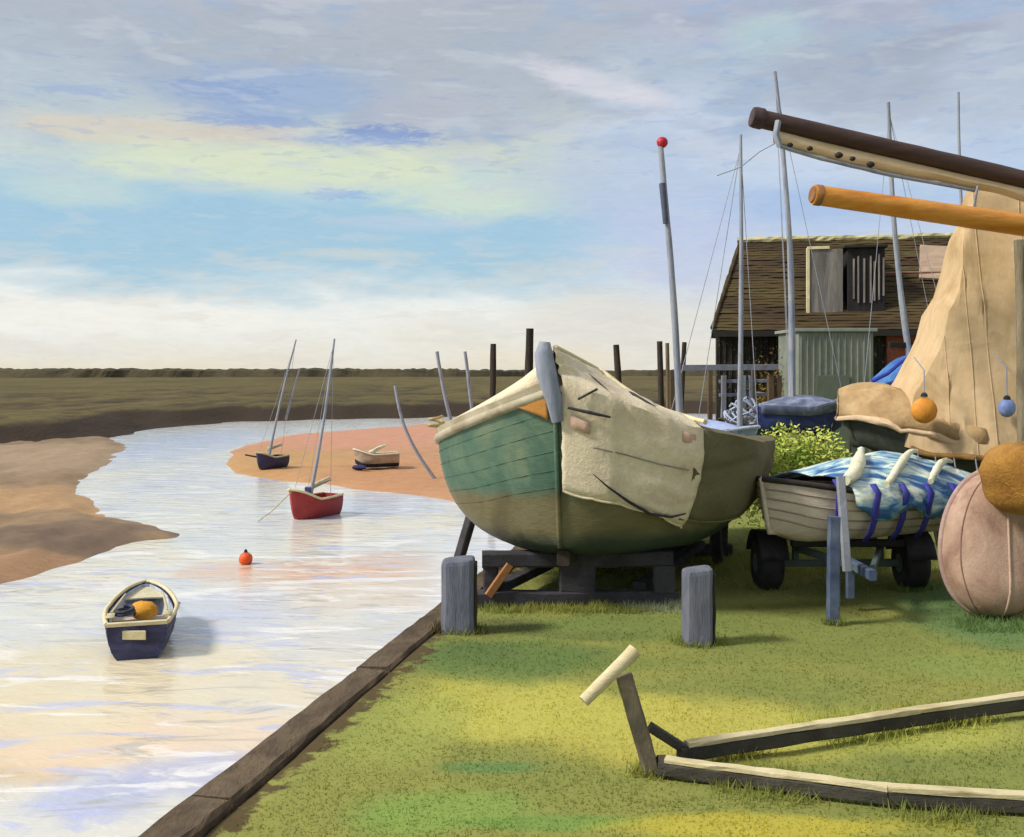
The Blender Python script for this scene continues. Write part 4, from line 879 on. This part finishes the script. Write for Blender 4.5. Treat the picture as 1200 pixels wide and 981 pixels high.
# ---------------------------------------------------------------- buildings
def house():
    y0, y1, yr = 30.0, 37.0, 33.5; x0, x1 = 5.75, 17.5; ez, rz = 3.32, 6.2
    rt = empty('boathouse', Vector((x0, y0, 0)), 'long dark boathouse with a steep brown hipped roof behind the masts', 'boathouse')
    blk = mat('tarred_boards', [(24, 22, 20), (40, 36, 30), (58, 54, 44)], s=(1.2, 1.2, .6), rough=.85, bump=.9, bd=.04, bs=(4, 4, .5), speck=(128, 118, 92))
    brick = mat('red_brick', [(128, 62, 46), (150, 80, 60), (166, 98, 78)], s=(1.5, 1.5, 4), rough=.9, speck=(178, 150, 126))
    w = MB(); w.box(((x0 + 10.3) / 2, (y0 + y1) / 2, ez / 2), (10.3 - x0, y1 - y0 - .02, ez), bev=.01); w.build('board_wall', blk, rt)
    w = MB(); w.box((10.32 + (x1 - 10.32) / 2, (y0 + y1) / 2, ez / 2), (x1 - 10.32, y1 - y0 - .1, ez), bev=.01); w.build('brick_wall', brick, rt)
    # vertical cover strips on the boards
    s = MB(); 
    for i in range(28): x = x0 + .08 + i * .165; s.box((x, y0 - .012, ez / 2), (.035, .03, ez - .05))
    s.build('cover_strips', blk, rt)
    rf = mat('brown_roof', [(44, 34, 20), (62, 48, 28), (76, 60, 34), (84, 74, 38), (64, 42, 28)], s=(.25, .8, 1.2), rough=.9, bump=.9, bd=.05, bs=(1.2, 1.5, 2.5), contrast=(.28, .72))
    xo, yo = .12, .35; A = Vector((x0 - xo, y0 - yo, ez - .02)); B = Vector((x1 + xo, y0 - yo, ez - .02)); Cc = Vector((x1 + xo, y1 + yo, ez - .02)); D = Vector((x0 - xo, y1 + yo, ez - .02)); R0 = Vector((x0 + .75, yr, rz)); R1 = Vector((x1 - 1.5, yr, rz))
    roof = MB(); n = 34
    for (a, b, c, d) in ((A, B, R1, R0), (Cc, D, R0, R1), (D, A, R0, R0), (B, Cc, R1, R1)):
        rows = []
        for i in range(n):          # overlapping courses
            for k in (i / n, (i + 1.15) / n):
                l, r_ = a.lerp(d, min(1, k)), b.lerp(c, min(1, k)); lift = .018 if k == i / n else .0
                nrm = (b - a).cross(d - a).normalized(); nrm = nrm if nrm.z > 0 else -nrm
                rows.append([l.lerp(r_, j / 40) + nrm * (lift + .03 * fb((j * .7, i * 1.3))) for j in range(41)])
        roof.grid(rows)
    ro = roof.build('roof', rf, rt)
    rc = MB(); rc.pole(R0 + Vector((-.1, 0, .06)), R1 + Vector((.1, 0, .06)), .09, .09, 8, 60, wob=.35)
    rc.build('ridge_cap', mat('pale_ridge', [(176, 166, 122), (206, 198, 152)], s=(2, 2, 2)), ro)  # sunlit cream of the ridge tiles is put into the cap's colour
    hc = MB(); hc.pole(A + Vector((0, 0, .06)), R0 + Vector((0, 0, .03)), .06, .06, 8, 20, wob=.25); hc.build('hip_cap', rf, ro)
    fa = MB(); fa.box(((x0 + x1) / 2, y0 - yo + .03, ez - .1), (x1 - x0 + .2, .06, .18)); fa.build('fascia', mat('black_fascia', [(24, 22, 18), (44, 40, 30)], s=(1, 1, 3)), ro)
    # tall hatch dormer and its pale sliding door
    def rz_at(y): return ez + (rz - ez) * (y - (y0 - yo)) / (yr - y0 + yo)
    dx0, dx1 = 9.33, 10.33; yf = 30.35; zt = 5.6
    dm = MB(); dm.box(((dx0 + dx1) / 2, yf + 1.2, (3.5 + zt) / 2), (dx1 - dx0, 2.4, zt - 3.5), bev=.02); dr = dm.build('dormer', mat('black_hatch', [(20, 18, 20), (34, 30, 32), (46, 42, 44)], s=(4, 4, .6), bs=(8, 8, .6), speck=None), rt)
    st_ = MB(); 
    for x in (9.5, 9.62, 9.78, 9.95, 10.05, 10.17, 10.29): st_.box((x, yf - .02, 4.75 + random.uniform(-.1, .1)), (.045, .04, 1.25 + random.uniform(-.2, .2)))
    st_.build('slats', mat('grey_slats', [(100, 92, 90), (150, 140, 132)], s=(4, 4, .8)), dr)
    tp = MB(); tp.box(((dx0 + dx1) / 2 - .02, yf + 1.15, zt + .035), (dx1 - dx0 + .16, 2.6, .07)); tp.build('dormer_roof', mat('black_fascia', []), dr)
    dd = MB(); dd.box((8.76, yf + .02, 4.5), (.9, .1, 2.15)); dd.build('hatch_door', mat('silver_boards', [(92, 88, 86), (124, 118, 112), (150, 144, 134)], s=(5, 5, .6), rough=.8, bump=.9, bd=.03, bs=(9, 9, .8)), dr)
    ed_ = MB(); ed_.box((8.27, yf + .01, 4.62), (.09, .14, 2.0)); ed_.box((8.55, yf - .0, 5.62), (.6, .14, .08)); ed_.build('door_edge', cream_rope, dr)
    dk_ = MB(); dk_.box((8.78, yf + 1.0, 4.4), (.86, 1.8, 1.9)); dk_.build('dormer_cheek', mat('black_fascia', []), dr)
    # patched rooflight
    pr_ = MB(); sl = math.atan2(rz - ez, yr - y0 + yo); Mx = Matrix.Rotation(sl, 3, 'X') @ Matrix.Rotation(R(-9), 3, 'Z')
    y = 32.2; pr_.box((12.05, y, rz_at(y) + .1), (.95, 1.85, .08), Mx); pr_.build('roof_patch', mat('pinkish_sheet', [(150, 126, 106), (180, 156, 132)], s=(2, 4, 4), bs=(5, 1, 1)), ro)
    tl = MB(); tl.tube([(x, 31.75 + .12 * math.sin(x), rz_at(31.75) + .12) for x in (10.5, 11, 11.6, 12.4, 13, 13.6, 14.2)], .025, 6); tl.build('batten', mat('pink_batten', [(150, 100, 84), (176, 130, 110)]), ro)
    wd = MB(); wd.box((11.8, y0 - .02 + .02, 2.55), (1.3, .12, .5)); wi = wd.build('window', mat('window_frame', [(120, 112, 96), (160, 150, 128)], s=(4, 4, 4)), rt)
    g = MB(); 
    for dx in (-.31, .31): g.box((11.8 + dx, y0 - .05, 2.55), (.54, .06, .38))
    g.build('pane', mat('dark_glass', [(24, 30, 34), (44, 52, 56)], rough=.08, bump=.02, spec=.6), wi)
    rt.rotation_euler.z = R(-10.6)
house()
def cabin():
    x0, x1, y0, y1, z = 7.24, 9.15, 27, 29, 3.18
    rt = empty('storage_cabin', Vector(((x0 + x1) / 2, y0, 0)), 'tall flat topped grey green cabin in front of the boathouse', 'cabin')
    m = mat('grey_green_boards', [(112, 120, 108), (130, 136, 124), (142, 146, 136)], s=(1.5, 1.5, 1), rough=.8, bump=.7, bd=.03, bs=(6, 6, .8))
    MB().box(((x0 + x1) / 2, (y0 + y1) / 2, z / 2), (x1 - x0, y1 - y0, z), bev=.02).build('walls', m, rt)
    s = MB()
    for i in range(12): s.box((x0 + .08 + i * .159, y0 - .012, z / 2), (.03, .03, z - .06))
    s.build('cover_strips', m, rt)
    MB().box(((x0 + x1) / 2, (y0 + y1) / 2, z + .04), (x1 - x0 + .16, y1 - y0 + .16, .08)).build('roof', mat('pale_roof', [(126, 134, 126), (150, 156, 146)], s=(3, 3, 3)), rt)
    d = MB(); d.box((8.1, y0 - .045, 1.05), (.85, .05, 2.05)); dd = d.build('door', mat('cabin_door', [(90, 100, 88), (104, 112, 98)], s=(3, 3, 1)), rt)
    MB().box((8.42, y0 - .09, 1.05), (.03, .04, .14)).build('handle', black_mat, dd)
cabin()

# ---------------------------------------------------------------- boats, masts and clutter behind
def mast(mbd, px0, py0, px1, py1, d, r0=.06, r1=.035, bow=0, n=8, lean=0):
    return mbd.pole(P(px0, py0, d), P(px1, py1, d + lean), r0, r1, n, 14, bow, (1, 0, 0), .06)
def small_boat(name, label, cat, org, theta, L, B, z0, hs, cols, gcols, mastdef=None, mf=.36, inner=None, bow=.15, deck=True, extra=None, group=None, support=False, mw=.06, cover=None):
    h = Hull(Vector(org), theta, L, B, lerpf((0, z0 + hs + bow), (.4, z0 + hs), (1, z0 + hs + .03)), lerpf((0, z0 + hs * .35), (.15, z0 + .02), (1, z0 + .05)), bluff(.45, .68, .78), p=.72, q=1.15, rake=L * .06)
    rt = empty(name, Vector(org) + h.d * L / 2, label, cat, group)
    hm = mat(name + '_' + label[:12].replace(' ', '_') + 'paint', cols, s=(2.5, 2.5, 3), rough=.5)
    h.shell(MB(), .025, 20, 10).build('hull', hm, rt, smooth=True); h.transom(MB(), .03, 10).build('transom', hm, rt)
    gm = mat('rail_' + label[:14].replace(' ', '_'), gcols, s=(3, 3, 3)); h.gunwale(MB(), .025 + L * .004, 20).build('gunwale', gm, rt, smooth=True)
    if deck: h.plate(MB(), .82, .02, .35).build('foredeck', gm, rt)
    im = mat('inner_' + label[:10].replace(' ', '_'), inner or gcols, s=(3, 3, 3))
    h.plate(MB(), .62, .55, .63, 3).build('thwart', im, rt); h.plate(MB(), .3, .05, .97).build('floor_boards', im, rt)
    if mastdef:
        px1, py1, r0, bowv = mastdef; b = h.loc(L * mf, 0, z0 + hs * .6)
        mm_ = MB(); mm_.pole(b, P(px1, py1, b.y), r0, r0 * .5, 8, 14, bowv, (1, 0, 0), .09); rtm = mm_.build('mast', grey_spar, rt, smooth=True); tp_ = P(px1, py1, b.y) * .96 + b * .04
        for q_ in (h.pt(.02, 0.999), h.pt(.62, 1), h.pt(.62, -1)): MB().tube([tp_, (tp_ + q_) / 2, q_], .006, 4).build('stay', grey_spar, rt)
        if not support:
            bo = MB(); bo.pole(b + Vector((0, 0, .45)), h.loc(L * .95, 0, z0 + hs + .4), .025, .02, 7, 5); bo.build('boom', grey_spar, rt); bs_ = MB(); bs_.pole(b + Vector((0, 0, .5)), h.loc(L * .9, 0, z0 + hs + .46), .06, .035, 8, 8, wob=.2); bs_.build('stowed_sail', im, rt, smooth=True)
    if support:
        for t in (.25, .8):
            q = h.loc(L * t, 0, 0); MB().beam(q - h.r * B * .8 + Vector((0, 0, z0 / 2 + .02)), q + h.r * B * .8 + Vector((0, 0, z0 / 2 + .02)), .12, z0 + .04).build('chock', dark_wood, rt)
    if cover:
        rows = []
        for i in range(17):
            t = .08 + .9 * i / 16; rp = h.loc(L * t, 0, z0 + hs + cover[1] * math.sin(math.pi * (.15 + .8 * i / 16)) + .03); a, b = h.pt(t, -1, .03, .02), h.pt(t, 1, .03, .02)
            rows.append([h.pt(t, -.86, .04), a] + [a.lerp(rp, k) + Vector((0, 0, .03 * fb((t * 8, k * 3)))) for k in (.3, .6)] + [rp] + [rp.lerp(b, k) + Vector((0, 0, .03 * fb((t * 8, k * 3 + 4)))) for k in (.4, .7)] + [b, h.pt(t, .86, .04)])
        MB().grid(rows).build('canvas_cover', cover[0], rt, smooth=True, solid=.015)
    return h, rt
GW = grey_spar
# afloat and aground
sail_w = [(196, 190, 160), (220, 214, 188)]
h, rd = small_boat('sailing_boat', 'red sailing boat with cream deck afloat off the sand bar', 'sailing boat', G(343, 610, WZ) + Vector((0, 0.1, -WZ)), 32, 1.5, .42, WZ - .12, .62, [(130, 36, 38), (158, 50, 48), (140, 44, 50)], [(206, 196, 150), (226, 214, 168)], (392, 397, .05, .05), bow=.28, inner=[(190, 180, 140), (214, 204, 164)])
MB().box(h.loc(.54, 0, WZ + .62), (.16, .16, .34)).build('mast_step', mat('blue_box', [(60, 70, 120), (84, 94, 144)]), rd)
h, nv = small_boat('sailing_boat', 'navy sailing boat with a leaning mast, dried out on the left of the sand bar', 'sailing boat', G(303, 548, WZ + .2) + Vector((0, 0, -(WZ + .2))), 32, 1.3, .36, WZ + .06, .5, [(44, 44, 78), (64, 62, 96)], [(190, 180, 140), (212, 202, 164)], (347, 398, .055, -.05), bow=.2)
mq = MB(); b = h.loc(.6, 0, WZ + .8); mq.pole(P(335, 492, b.y), P(351, 432, b.y), .05, .03, 8, 8); mq.build('topsail_yard', grey_spar, nv, smooth=True)
tag(MB().pole(b + Vector((-.9, -.2, -.15)), b + Vector((-.25, 0, -.3)), .03, .04, 6, 5).build('oar', dark_wood), 'dark oar lying over the bow of the navy boat on the sand', 'oar')
h, wt = small_boat('rowing_boat', 'pale rowing boat with a black bottom aground on the orange sand', 'rowing boat', G(417, 550, WZ + .15) + Vector((0, 0, -(WZ + .15))), 78, 1.55, .42, WZ + .2, .5, [(150, 136, 116), (196, 176, 148)], [(206, 190, 164), (222, 208, 184)], None, bow=.2)
mk = MB(); 
rows = [[h.pt(t, w, .012) for w in [(-.55 + 1.1 * j / 12) for j in range(13)]] for t in h.ts(14)]
mk.grid(rows).build('black_bottom', black_mat, wt, smooth=True, solid=.01)
tag(MB().ball(h.loc(.1, .5, WZ + .26), .18, 12, 8, .12, (1.5, 1, .55)).build('shadow_lump', mat('navy_shadow', [(40, 40, 84), (60, 60, 110)], s=(6, 6, 6)), smooth=True), 'navy lump standing in for the shadow by the bow of the pale rowing boat', 'bag')  # solid dark blue lump in place of the boat's cast shadow
tag(MB().pole(h.loc(.5, .1, WZ + .72), h.loc(1.1, -.2, WZ + 1.0), .1, .04, 7, 6, .03, (0, 0, 1), .2).build('furled_sail', mat('cream_sail', [])), 'small cream sail bundled in the pale rowing boat', 'sail')
# near dinghy, stern towards us
def near_dinghy():
    bow = G(171, 683, -1.02); h = Hull(Vector((bow.x, bow.y + .0, 0)), 180 + 3, 2.2, .47, lerpf((0, -1.02), (.4, -1.16), (1, -1.13)), lerpf((0, -1.5), (.15, -1.68), (1, -1.66)), bluff(.55, .72, .8), p=.5, q=.95, rake=.12)
    h.d = Vector((.29, -1, 0)).normalized(); h.r = Vector((-h.d.y, h.d.x, 0)) * -1
    rt = empty('tender', h.loc(1.2, 0, WZ), 'small navy tender with cream rails afloat at the lower left', 'rowing boat')
    nv_ = mat('navy_planks', [(34, 34, 54), (50, 52, 84), (74, 78, 118)], s=(2.5, 2.5, 5), rough=.5, bs=(2, 2, 12)); cr = mat('cream_paint', [])
    hb = h.shell(MB(), .03, 26, 14).build('hull', nv_, rt, smooth=True); h.planks(MB(), (.5, .64, .76, .87), 24, .009).build('planking', nv_, hb, smooth=True)
    # interior lining
    l = MB(); l.grid([[h.pt(t, w, -.045) for w in [-.97 + 1.94 * j / 16 for j in range(17)]] for t in [x * .97 + .01 for x in h.ts(20)]]).build('lining', mat('blue_grey_lining', [(140, 152, 184), (182, 190, 206), (222, 220, 214)], s=(4, 4, 4)), rt, smooth=True)
    h.gunwale(MB(), .032, 30).build('gunwale', cr, rt, smooth=True); h.transom(MB(), .04).build('transom', nv_, rt)
    h.stem(MB(), .028, .05).build('stem', cr, rt, smooth=True)
    c = MB(); c.grid([[h.pt(1, w) + h.d * .03 + Vector((0, 0, dz)) for w in [-1, -.97, -.94]] for dz in (0, .01)]); 
    b = MB(); b.beam(h.pt(1, -1) + h.d * .02, h.pt(1, 1) + h.d * .02, .07, .05); b.build('transom_cap', cr, rt)
    pp = MB(); q = h.loc(2.26, .08, -1.27); pp.box(q, (.40, .02, .12), bev=.03); pp.build('name_board', cr, rt)
    h.plate(MB(), .86, .01, .2).build('foredeck', mat('pale_cream_deck', [(190, 182, 150), (212, 204, 172)]), rt)
    for t in (.42, .72): h.plate(MB(), .66, t, t + .09, 3).build('thwart', mat('cream_deck', []), rt)
    h.plate(MB(), .28, .06, .96).build('floor_boards', mat('blue_grey_lining', []), rt)
    mb = MB(); q = h.loc(1.1, -.02, -1.2); mb.ball(q, .17, 16, 10, .10, (1.15, 1, .75))
    tag(mb.build('orange_bag', mat('orange_yellow_bag', [(206, 140, 30), (226, 164, 52)], s=(8, 8, 8)), smooth=True), 'orange yellow bag lying inside the navy tender', 'bag')
    mb = MB(); q = h.loc(1.5, .2, -1.16); mb.tube([q + Vector((.13 * math.cos(a) * (1 - a / 60), .16 * math.sin(a), .012 * a * .5)) for a in [i * .45 for i in range(34)]], .022, 6)
    tag(mb.build('net', mat('dark_net', [(50, 50, 62), (84, 84, 96)], s=(9, 9, 9)), smooth=True), 'dark tangled rope and net heaped on the right side of the navy tender', 'net')
    for sg, lb in ((-1, 'left'), (1, 'right')):
        a = h.loc(.5, sg * .26, -1.08); b = h.loc(1.7, sg * .36, -1.09); m = MB(); m.pole(a, b, .016, .02, 8, 8); m.beam(b, b + h.d * .3, .10, .012)
        tag(m.build('oar', mat('oar_wood', [(176, 164, 124), (200, 190, 150)], s=(4, 4, 4)), smooth=True), f'thin cream oar lying along the {lb} gunwale of the navy tender', 'oar', 'oars in the tender')
near_dinghy()
# buoy
bq = G(288, 661, WZ); bt = empty('buoy', bq, 'small orange mooring buoy floating between the tender and the red boat', 'buoy')
MB().ball(bq + Vector((0, 0, .1)), .135, 16, 10, .03).build('float', mat('orange_float', [(226, 84, 26), (240, 104, 40)], s=(6, 6, 6), rough=.4), bt, smooth=True)
MB().disc_ring(bq + Vector((0, 0, .22)), (0, 0, 1), [(0, .03), (.0, .04), (.05, .03), (.07, .012)], 12).build('eye', black_mat, bt)

# leaning mooring poles and piles
def pole(px, py_top, px_b, py_b, d, r, m, label, name='mooring_pole', cat='pole', group=None, zb=None, bow=0, wob=.1):
    a = P(px_b, py_b, d); b = P(px, py_top, d)
    if zb is not None: k = (zb - a.z) / (b.z - a.z); a = a + (b - a) * k
    mbp = MB(); mbp.pole(a, b, r, r * .8, 9, 14, bow, (1, 0, 0), wob)
    return tag(mbp.build(name, m, smooth=True), label, cat, group)
pg = 'slim grey withies standing in the sand behind the green boat'
pole(463, 452, 507, 552, 36, .06, grey_spar, 'leaning grey withy left of the other two, bending to the green boat', 'withy', 'withy', pg, WZ, -.3)
pole(512, 412, 536, 510, 40, .08, grey_spar, 'leaning grey withy in the middle, taller than its left neighbour', 'withy', 'withy', pg, WZ, -.12)
pole(545, 412, 556, 505, 42, .08, grey_spar, 'nearly upright grey withy just left of the first dark pile', 'withy', 'withy', pg, WZ)
pl = 'dark mooring piles beyond the boats'
pole(578, 403, 577, 492, 28, .10, dark_wood, 'slim dark pile rising left of the green boat bow', 'mooring_pile', 'pile', pl, WZ - .3)
pole(621, 385, 619, 462, 22, .10, dark_wood, 'tallest thick dark pile close to the green boat bow', 'mooring_pile', 'pile', pl, WZ - .3)
pole(722, 404, 725, 450, 30, .11, dark_wood, 'short dark pile showing above the middle of the pale canvas', 'mooring_pile', 'pile', pl, WZ - .3)
pole(773, 400, 775, 475, 26, .085, dark_wood, 'dark pile left of the mast with the red ball', 'mooring_pile', 'pile', pl, WZ - .3)
pole(782, 402, 783, 478, 26.6, .06, mat('brown_pile', [(92, 76, 54), (120, 102, 76)], s=(5, 5, 1)), 'thinner brown pile hard against its dark neighbour left of the red ball mast', 'mooring_pile', 'pile', pl, WZ - .3)
pole(802, 401, 798, 480, 25, .07, dark_wood, 'forked dark pile right of the mast with the red ball', 'mooring_pile', 'pile', pl, WZ - .3)

# masted boats laid up behind the green boat
blu = [(28, 34, 84), (40, 52, 110), (66, 80, 136)]
mbk = empty('laid_up_mast', P(797, 478, 16), 'grey mast with a red ball at its top behind the pale canvas', 'mast')
q = MB(); q.pole(Vector((P(800, 500, 16).x, 16, .0)), P(774, 172, 16), .06, .042, 9, 16, .06, (1, 0, 0), .1); q.build('spar', grey_spar, mbk, smooth=True)
q = MB(); q.ball(P(776, 167, 16), .085, 14, 10, .03); q.build('ball', mat('red_ball', [(170, 26, 40), (196, 40, 56)], rough=.4), mbk, smooth=True)
q = MB(); q.pole(P(776, 215, 15.95), P(780, 262, 15.93), .05, .04, 8, 4); q.build('halyard', mat('dark_blue_grey', [(70, 76, 96), (96, 100, 116)]), mbk, smooth=True)
# pale blue skiff
small_boat('skiff', 'pale blue skiff with a grey mast between the pale canvas and the landing stage', 'sailing boat', P(880, 512, 17.2) * 1 - Vector((0, 0, P(880, 512, 17.2).z)), 305, 2.0, .6, .72, .42, [(126, 146, 190), (150, 168, 206), (176, 188, 214)], [(160, 172, 204), (190, 200, 222)], (868, 158, .05, .02), mf=.10, support=True, cover=(mat('pale_blue_cover', [(130, 148, 196), (156, 170, 210), (180, 190, 216)], s=(2, 2, 2)), .22))
# dark blue boat
small_boat('sailing_boat', 'dark blue boat with the tallest grey mast, left of the tan bow cover', 'sailing boat', P(986, 520, 20) - Vector((0, 0, P(986, 520, 20).z)), 283, 1.5, .5, .95, .55, blu, [(110, 118, 142), (150, 156, 176)], (908, 84, .072, .12), mf=.6, support=True, cover=(mat('slate_cover', [(70, 78, 104), (100, 108, 132), (150, 158, 184)], s=(3, 3, 3)), .2))
# boat under the bright blue cover
hB, rB = small_boat('sailing_boat', 'laid up boat under a bright blue pointed cover beside the tan canvas', 'sailing boat', P(1016, 470, 20) - Vector((0, 0, P(1016, 470, 20).z)), 96, 2.6, .6, 1.1, .5, [(90, 80, 70), (120, 106, 92)], [(54, 96, 160), (80, 126, 186)], (1041, 120, .07, -.12), support=True)
bc = mat('bright_blue_cover', [(44, 84, 160), (66, 116, 182), (96, 146, 200)], s=(2.5, 2.5, 2.5), rough=.6, bump=.6, bs=(3, 3, 3)); rows = []
for i in range(13):
    k = i / 12; x = 1016 + 84 * k; tp = 452 - 52 * k ** .65 + 2 * math.sin(i); bt = 457 + 26 * math.sin(math.pi * min(1, k * .6)) 
    rows.append([P(x, bt + 3, 19.3), P(x, (tp + bt) / 2, 19.25), P(x, tp, 19.7), P(x, (tp + bt) / 2, 20.3), P(x, bt + 3, 20.5)])
MB().grid(rows).build('canvas_cover', bc, rB, smooth=True, solid=.02)
q = MB(); q.tube([P(1022, 447, 19.2), P(1040, 438, 19.2), P(1055, 425, 19.3), P(1068, 417, 19.4)], .035, 7); q.build('cover_pole', mat('cobalt_rope', [(40, 56, 150), (60, 80, 176)]), rB, smooth=True)
q = MB(); q.beam(P(1042, 404, 19.9), P(1098, 405, 19.9), .08, .1); q.build('boom', mat('black_fascia', []), rB)
# far mast beyond the boathouse
q = MB(); q.pole(P(1130, 300, 40) , P(1123, 108, 40), .07, .05, 8, 10, -.05, (1, 0, 0), .04); b_ = P(1130, 300, 40)
fm = empty('laid_up_mast', Vector((b_.x, 40, 0)), 'thin grey mast standing far behind the boathouse roof', 'mast')
q.pole(Vector((b_.x, 40, 0)), b_, .08, .07, 8, 4); q.build('spar', grey_spar, fm, smooth=True); MB().box(Vector((b_.x, 40, .15)), (.6, .6, .3)).build('base', dark_wood, fm)

# landing stage with railings
def stage():
    Y = 22.0; x0, x1 = P(800, 0, Y).x, P(912, 0, Y).x
    rt = empty('landing_stage', Vector(((x0 + x1) / 2, Y, 0)), 'grey railed timber landing stage at the foot of the boathouse', 'landing stage')
    gm_ = mat('grey_rail', [(96, 100, 112), (124, 128, 140), (112, 104, 94)], s=(4, 4, 4), rough=.7); bw = mat('brown_rail', [(74, 60, 42), (104, 86, 62)], s=(4, 4, 2))
    MB().box(((x0 + x1) / 2, Y + .9, .92), (x1 - x0, 1.8, .1)).build('deck', mat('stage_deck', [(84, 80, 76), (110, 106, 100), (136, 136, 140)], s=(6, 1, 4)), rt)
    for py in (431, 447, 463):
        z = P(0, py, Y).z; MB().beam((x0 + (.75 if py > 440 else 0), Y, z), (x1, Y, z + random.uniform(-.02, .02)), .05, .07 if py > 440 else .12).build('rail', gm_, rt)
        MB().beam((x1 - .05, Y, z), (x1 - .05, Y + 1.75, z), .05, .06).build('rail', gm_, rt)
    for px, m, w in ((846, gm_, .1), (872, gm_, .08), (880, gm_, .08), (903, bw, .13), (911, bw, .1)):
        x = P(px, 0, Y).x; MB().beam((x, Y - .06, 0), (x + random.uniform(-.03, .03), Y - .06, P(0, 440, Y).z), w, w, up=(0, 1, 0), jit=.005).build('post', m, rt)
    for px in (802, 850, 905):
        x = P(px, 0, Y).x; MB().beam((x, Y + 1.7, 0), (x, Y + 1.7, 2.2), .1, .1, up=(0, 1, 0)).build('post', bw, rt)
    ma = mat('dark_boards', [(40, 36, 30), (60, 54, 44)], s=(3, 3, 3))  # dark tone for the boarding below the deck
    for i in range(5): MB().beam((P(840, 0, Y).x, Y + .3, .2 + i * .15), (x1, Y + .3, .2 + i * .15), .04, .1).build('boarding', ma, rt)
stage()
# heap of white blue ropes and net on the stage
def heap(name, px, py, d, rx, rz, n, m, label, cat, r=.02):
    mb = MB(); c = P(px, py, d)
    for i in range(n):
        a0 = random.uniform(0, 6.28); k = random.uniform(.3, 1); z = random.uniform(0, rz) * (1.1 - k); pts = []
        for j in range(10):
            a = a0 + j * .45; pts.append(c + Vector((rx * k * math.cos(a), rx * .5 * k * math.sin(a), z + .25 * rz * math.sin(a * 2 + i))))
        mb.tube(pts, r, 6)
    return tag(mb.build(name, m, smooth=True), label, cat)
random.seed(12)
heap('rope_heap', 876, 492, 21.7, .5, .55, 14, mat('pale_rope', [(150, 160, 190), (196, 204, 222)], s=(8, 8, 8)), 'heap of pale blue and white rope spilling over the landing stage rail', 'rope', .022)
heap('net_heap', 858, 512, 20.5, .5, .5, 16, mat('brown_net', [(60, 56, 46), (98, 92, 78)], s=(8, 8, 8)), 'brown heap of old net at the foot of the landing stage', 'net', .022)

# leafy bushes: many small leaves round short stems
def bush(px, py_top, d, w, hh, cols, label, n=4200, leaf=.05, z0=0, seed=1, group=None, core=True):
    rg = random.Random(seed); c = P(px, 0, d); c.z = z0
    rt = empty('bush', c, label, 'bush', group); mb = MB()
    m = mat('leaf_' + label[:12].replace(' ', '_'), cols, s=(2.5, 2.5, 2.5), rough=.8, spec=.2, bump=.1, contrast=(.35, .65))
    clumps = [(Vector((rg.uniform(-w, w) * .75, rg.uniform(-.35, .35), hh * rg.uniform(.15, .8))), rg.uniform(.16, .34) * hh) for _ in range(26)]
    vs = []; fs = []
    for i in range(n):
        k, r = rg.choice(clumps); v = Vector((rg.gauss(0, 1), rg.gauss(0, 1), rg.gauss(0, 1))).normalized() * r * rg.uniform(.6, 1.08)
        p = c + k + v
        if p.z < .02: continue
        a = Vector((rg.gauss(0, 1), rg.gauss(0, 1), rg.gauss(0, .8) + .6)).normalized(); b = a.orthogonal().normalized(); s_ = leaf * rg.uniform(.6, 1.4)
        o = len(vs); vs += [p, p + a * s_ * .6 + b * s_ * .28, p + a * s_ * 1.3, p + a * s_ * .6 - b * s_ * .28]; fs.append((o, o + 1, o + 2, o + 3))
    mb.add(vs, fs); mb.build('foliage', m, rt)
    st = MB()
    for k, r in clumps[:12]: st.pole(c + Vector((k.x * .3, k.y * .3, 0)), c + k, .02, .008, 6, 5, .05)
    st.build('stem', dark_wood, rt)
bush(936, 500, 14.2, .68, 1.42, [(126, 156, 60), (164, 184, 80), (196, 200, 96), (120, 168, 92)], 'bright yellow green bush behind the small trailer', 13000, .05, seed=3)
bush(914, 412, 29.0, .5, 2.6, [(70, 58, 20), (104, 86, 28), (128, 104, 30)], 'ochre olive bush against the black boathouse wall', 4000, .07, seed=5)
# stay lines from the tallest mast
q = MB(); q.tube([P(912, 166, 17), P(890, 178, 17), P(868, 196, 17), P(840, 206, 17)], .008, 5)
tag(q.build('stay_line', grey_spar, smooth=True), 'thin loose stay line curving left from the tallest mast', 'rope')

q = MB(); a_ = G(171, 683, -1.05); q.tube([a_, a_ + Vector((.1, .8, -.42)), a_ + Vector((.2, 1.3, -.62))], .010, 5)
tag(q.build('mooring_line', mat('straw_rope', []), smooth=True), 'thin mooring line running from the bow of the navy tender into the water', 'rope')
q = MB(); a_ = G(343, 610, WZ) + Vector((0, 0, .75)); q.tube([a_, a_ + Vector((-.5, -.1, -.5)), a_ + Vector((-.9, -.2, -.8))], .010, 5)
tag(q.build('mooring_line', mat('straw_rope', []), smooth=True), 'thin mooring line running from the bow of the red sailing boat into the water', 'rope')
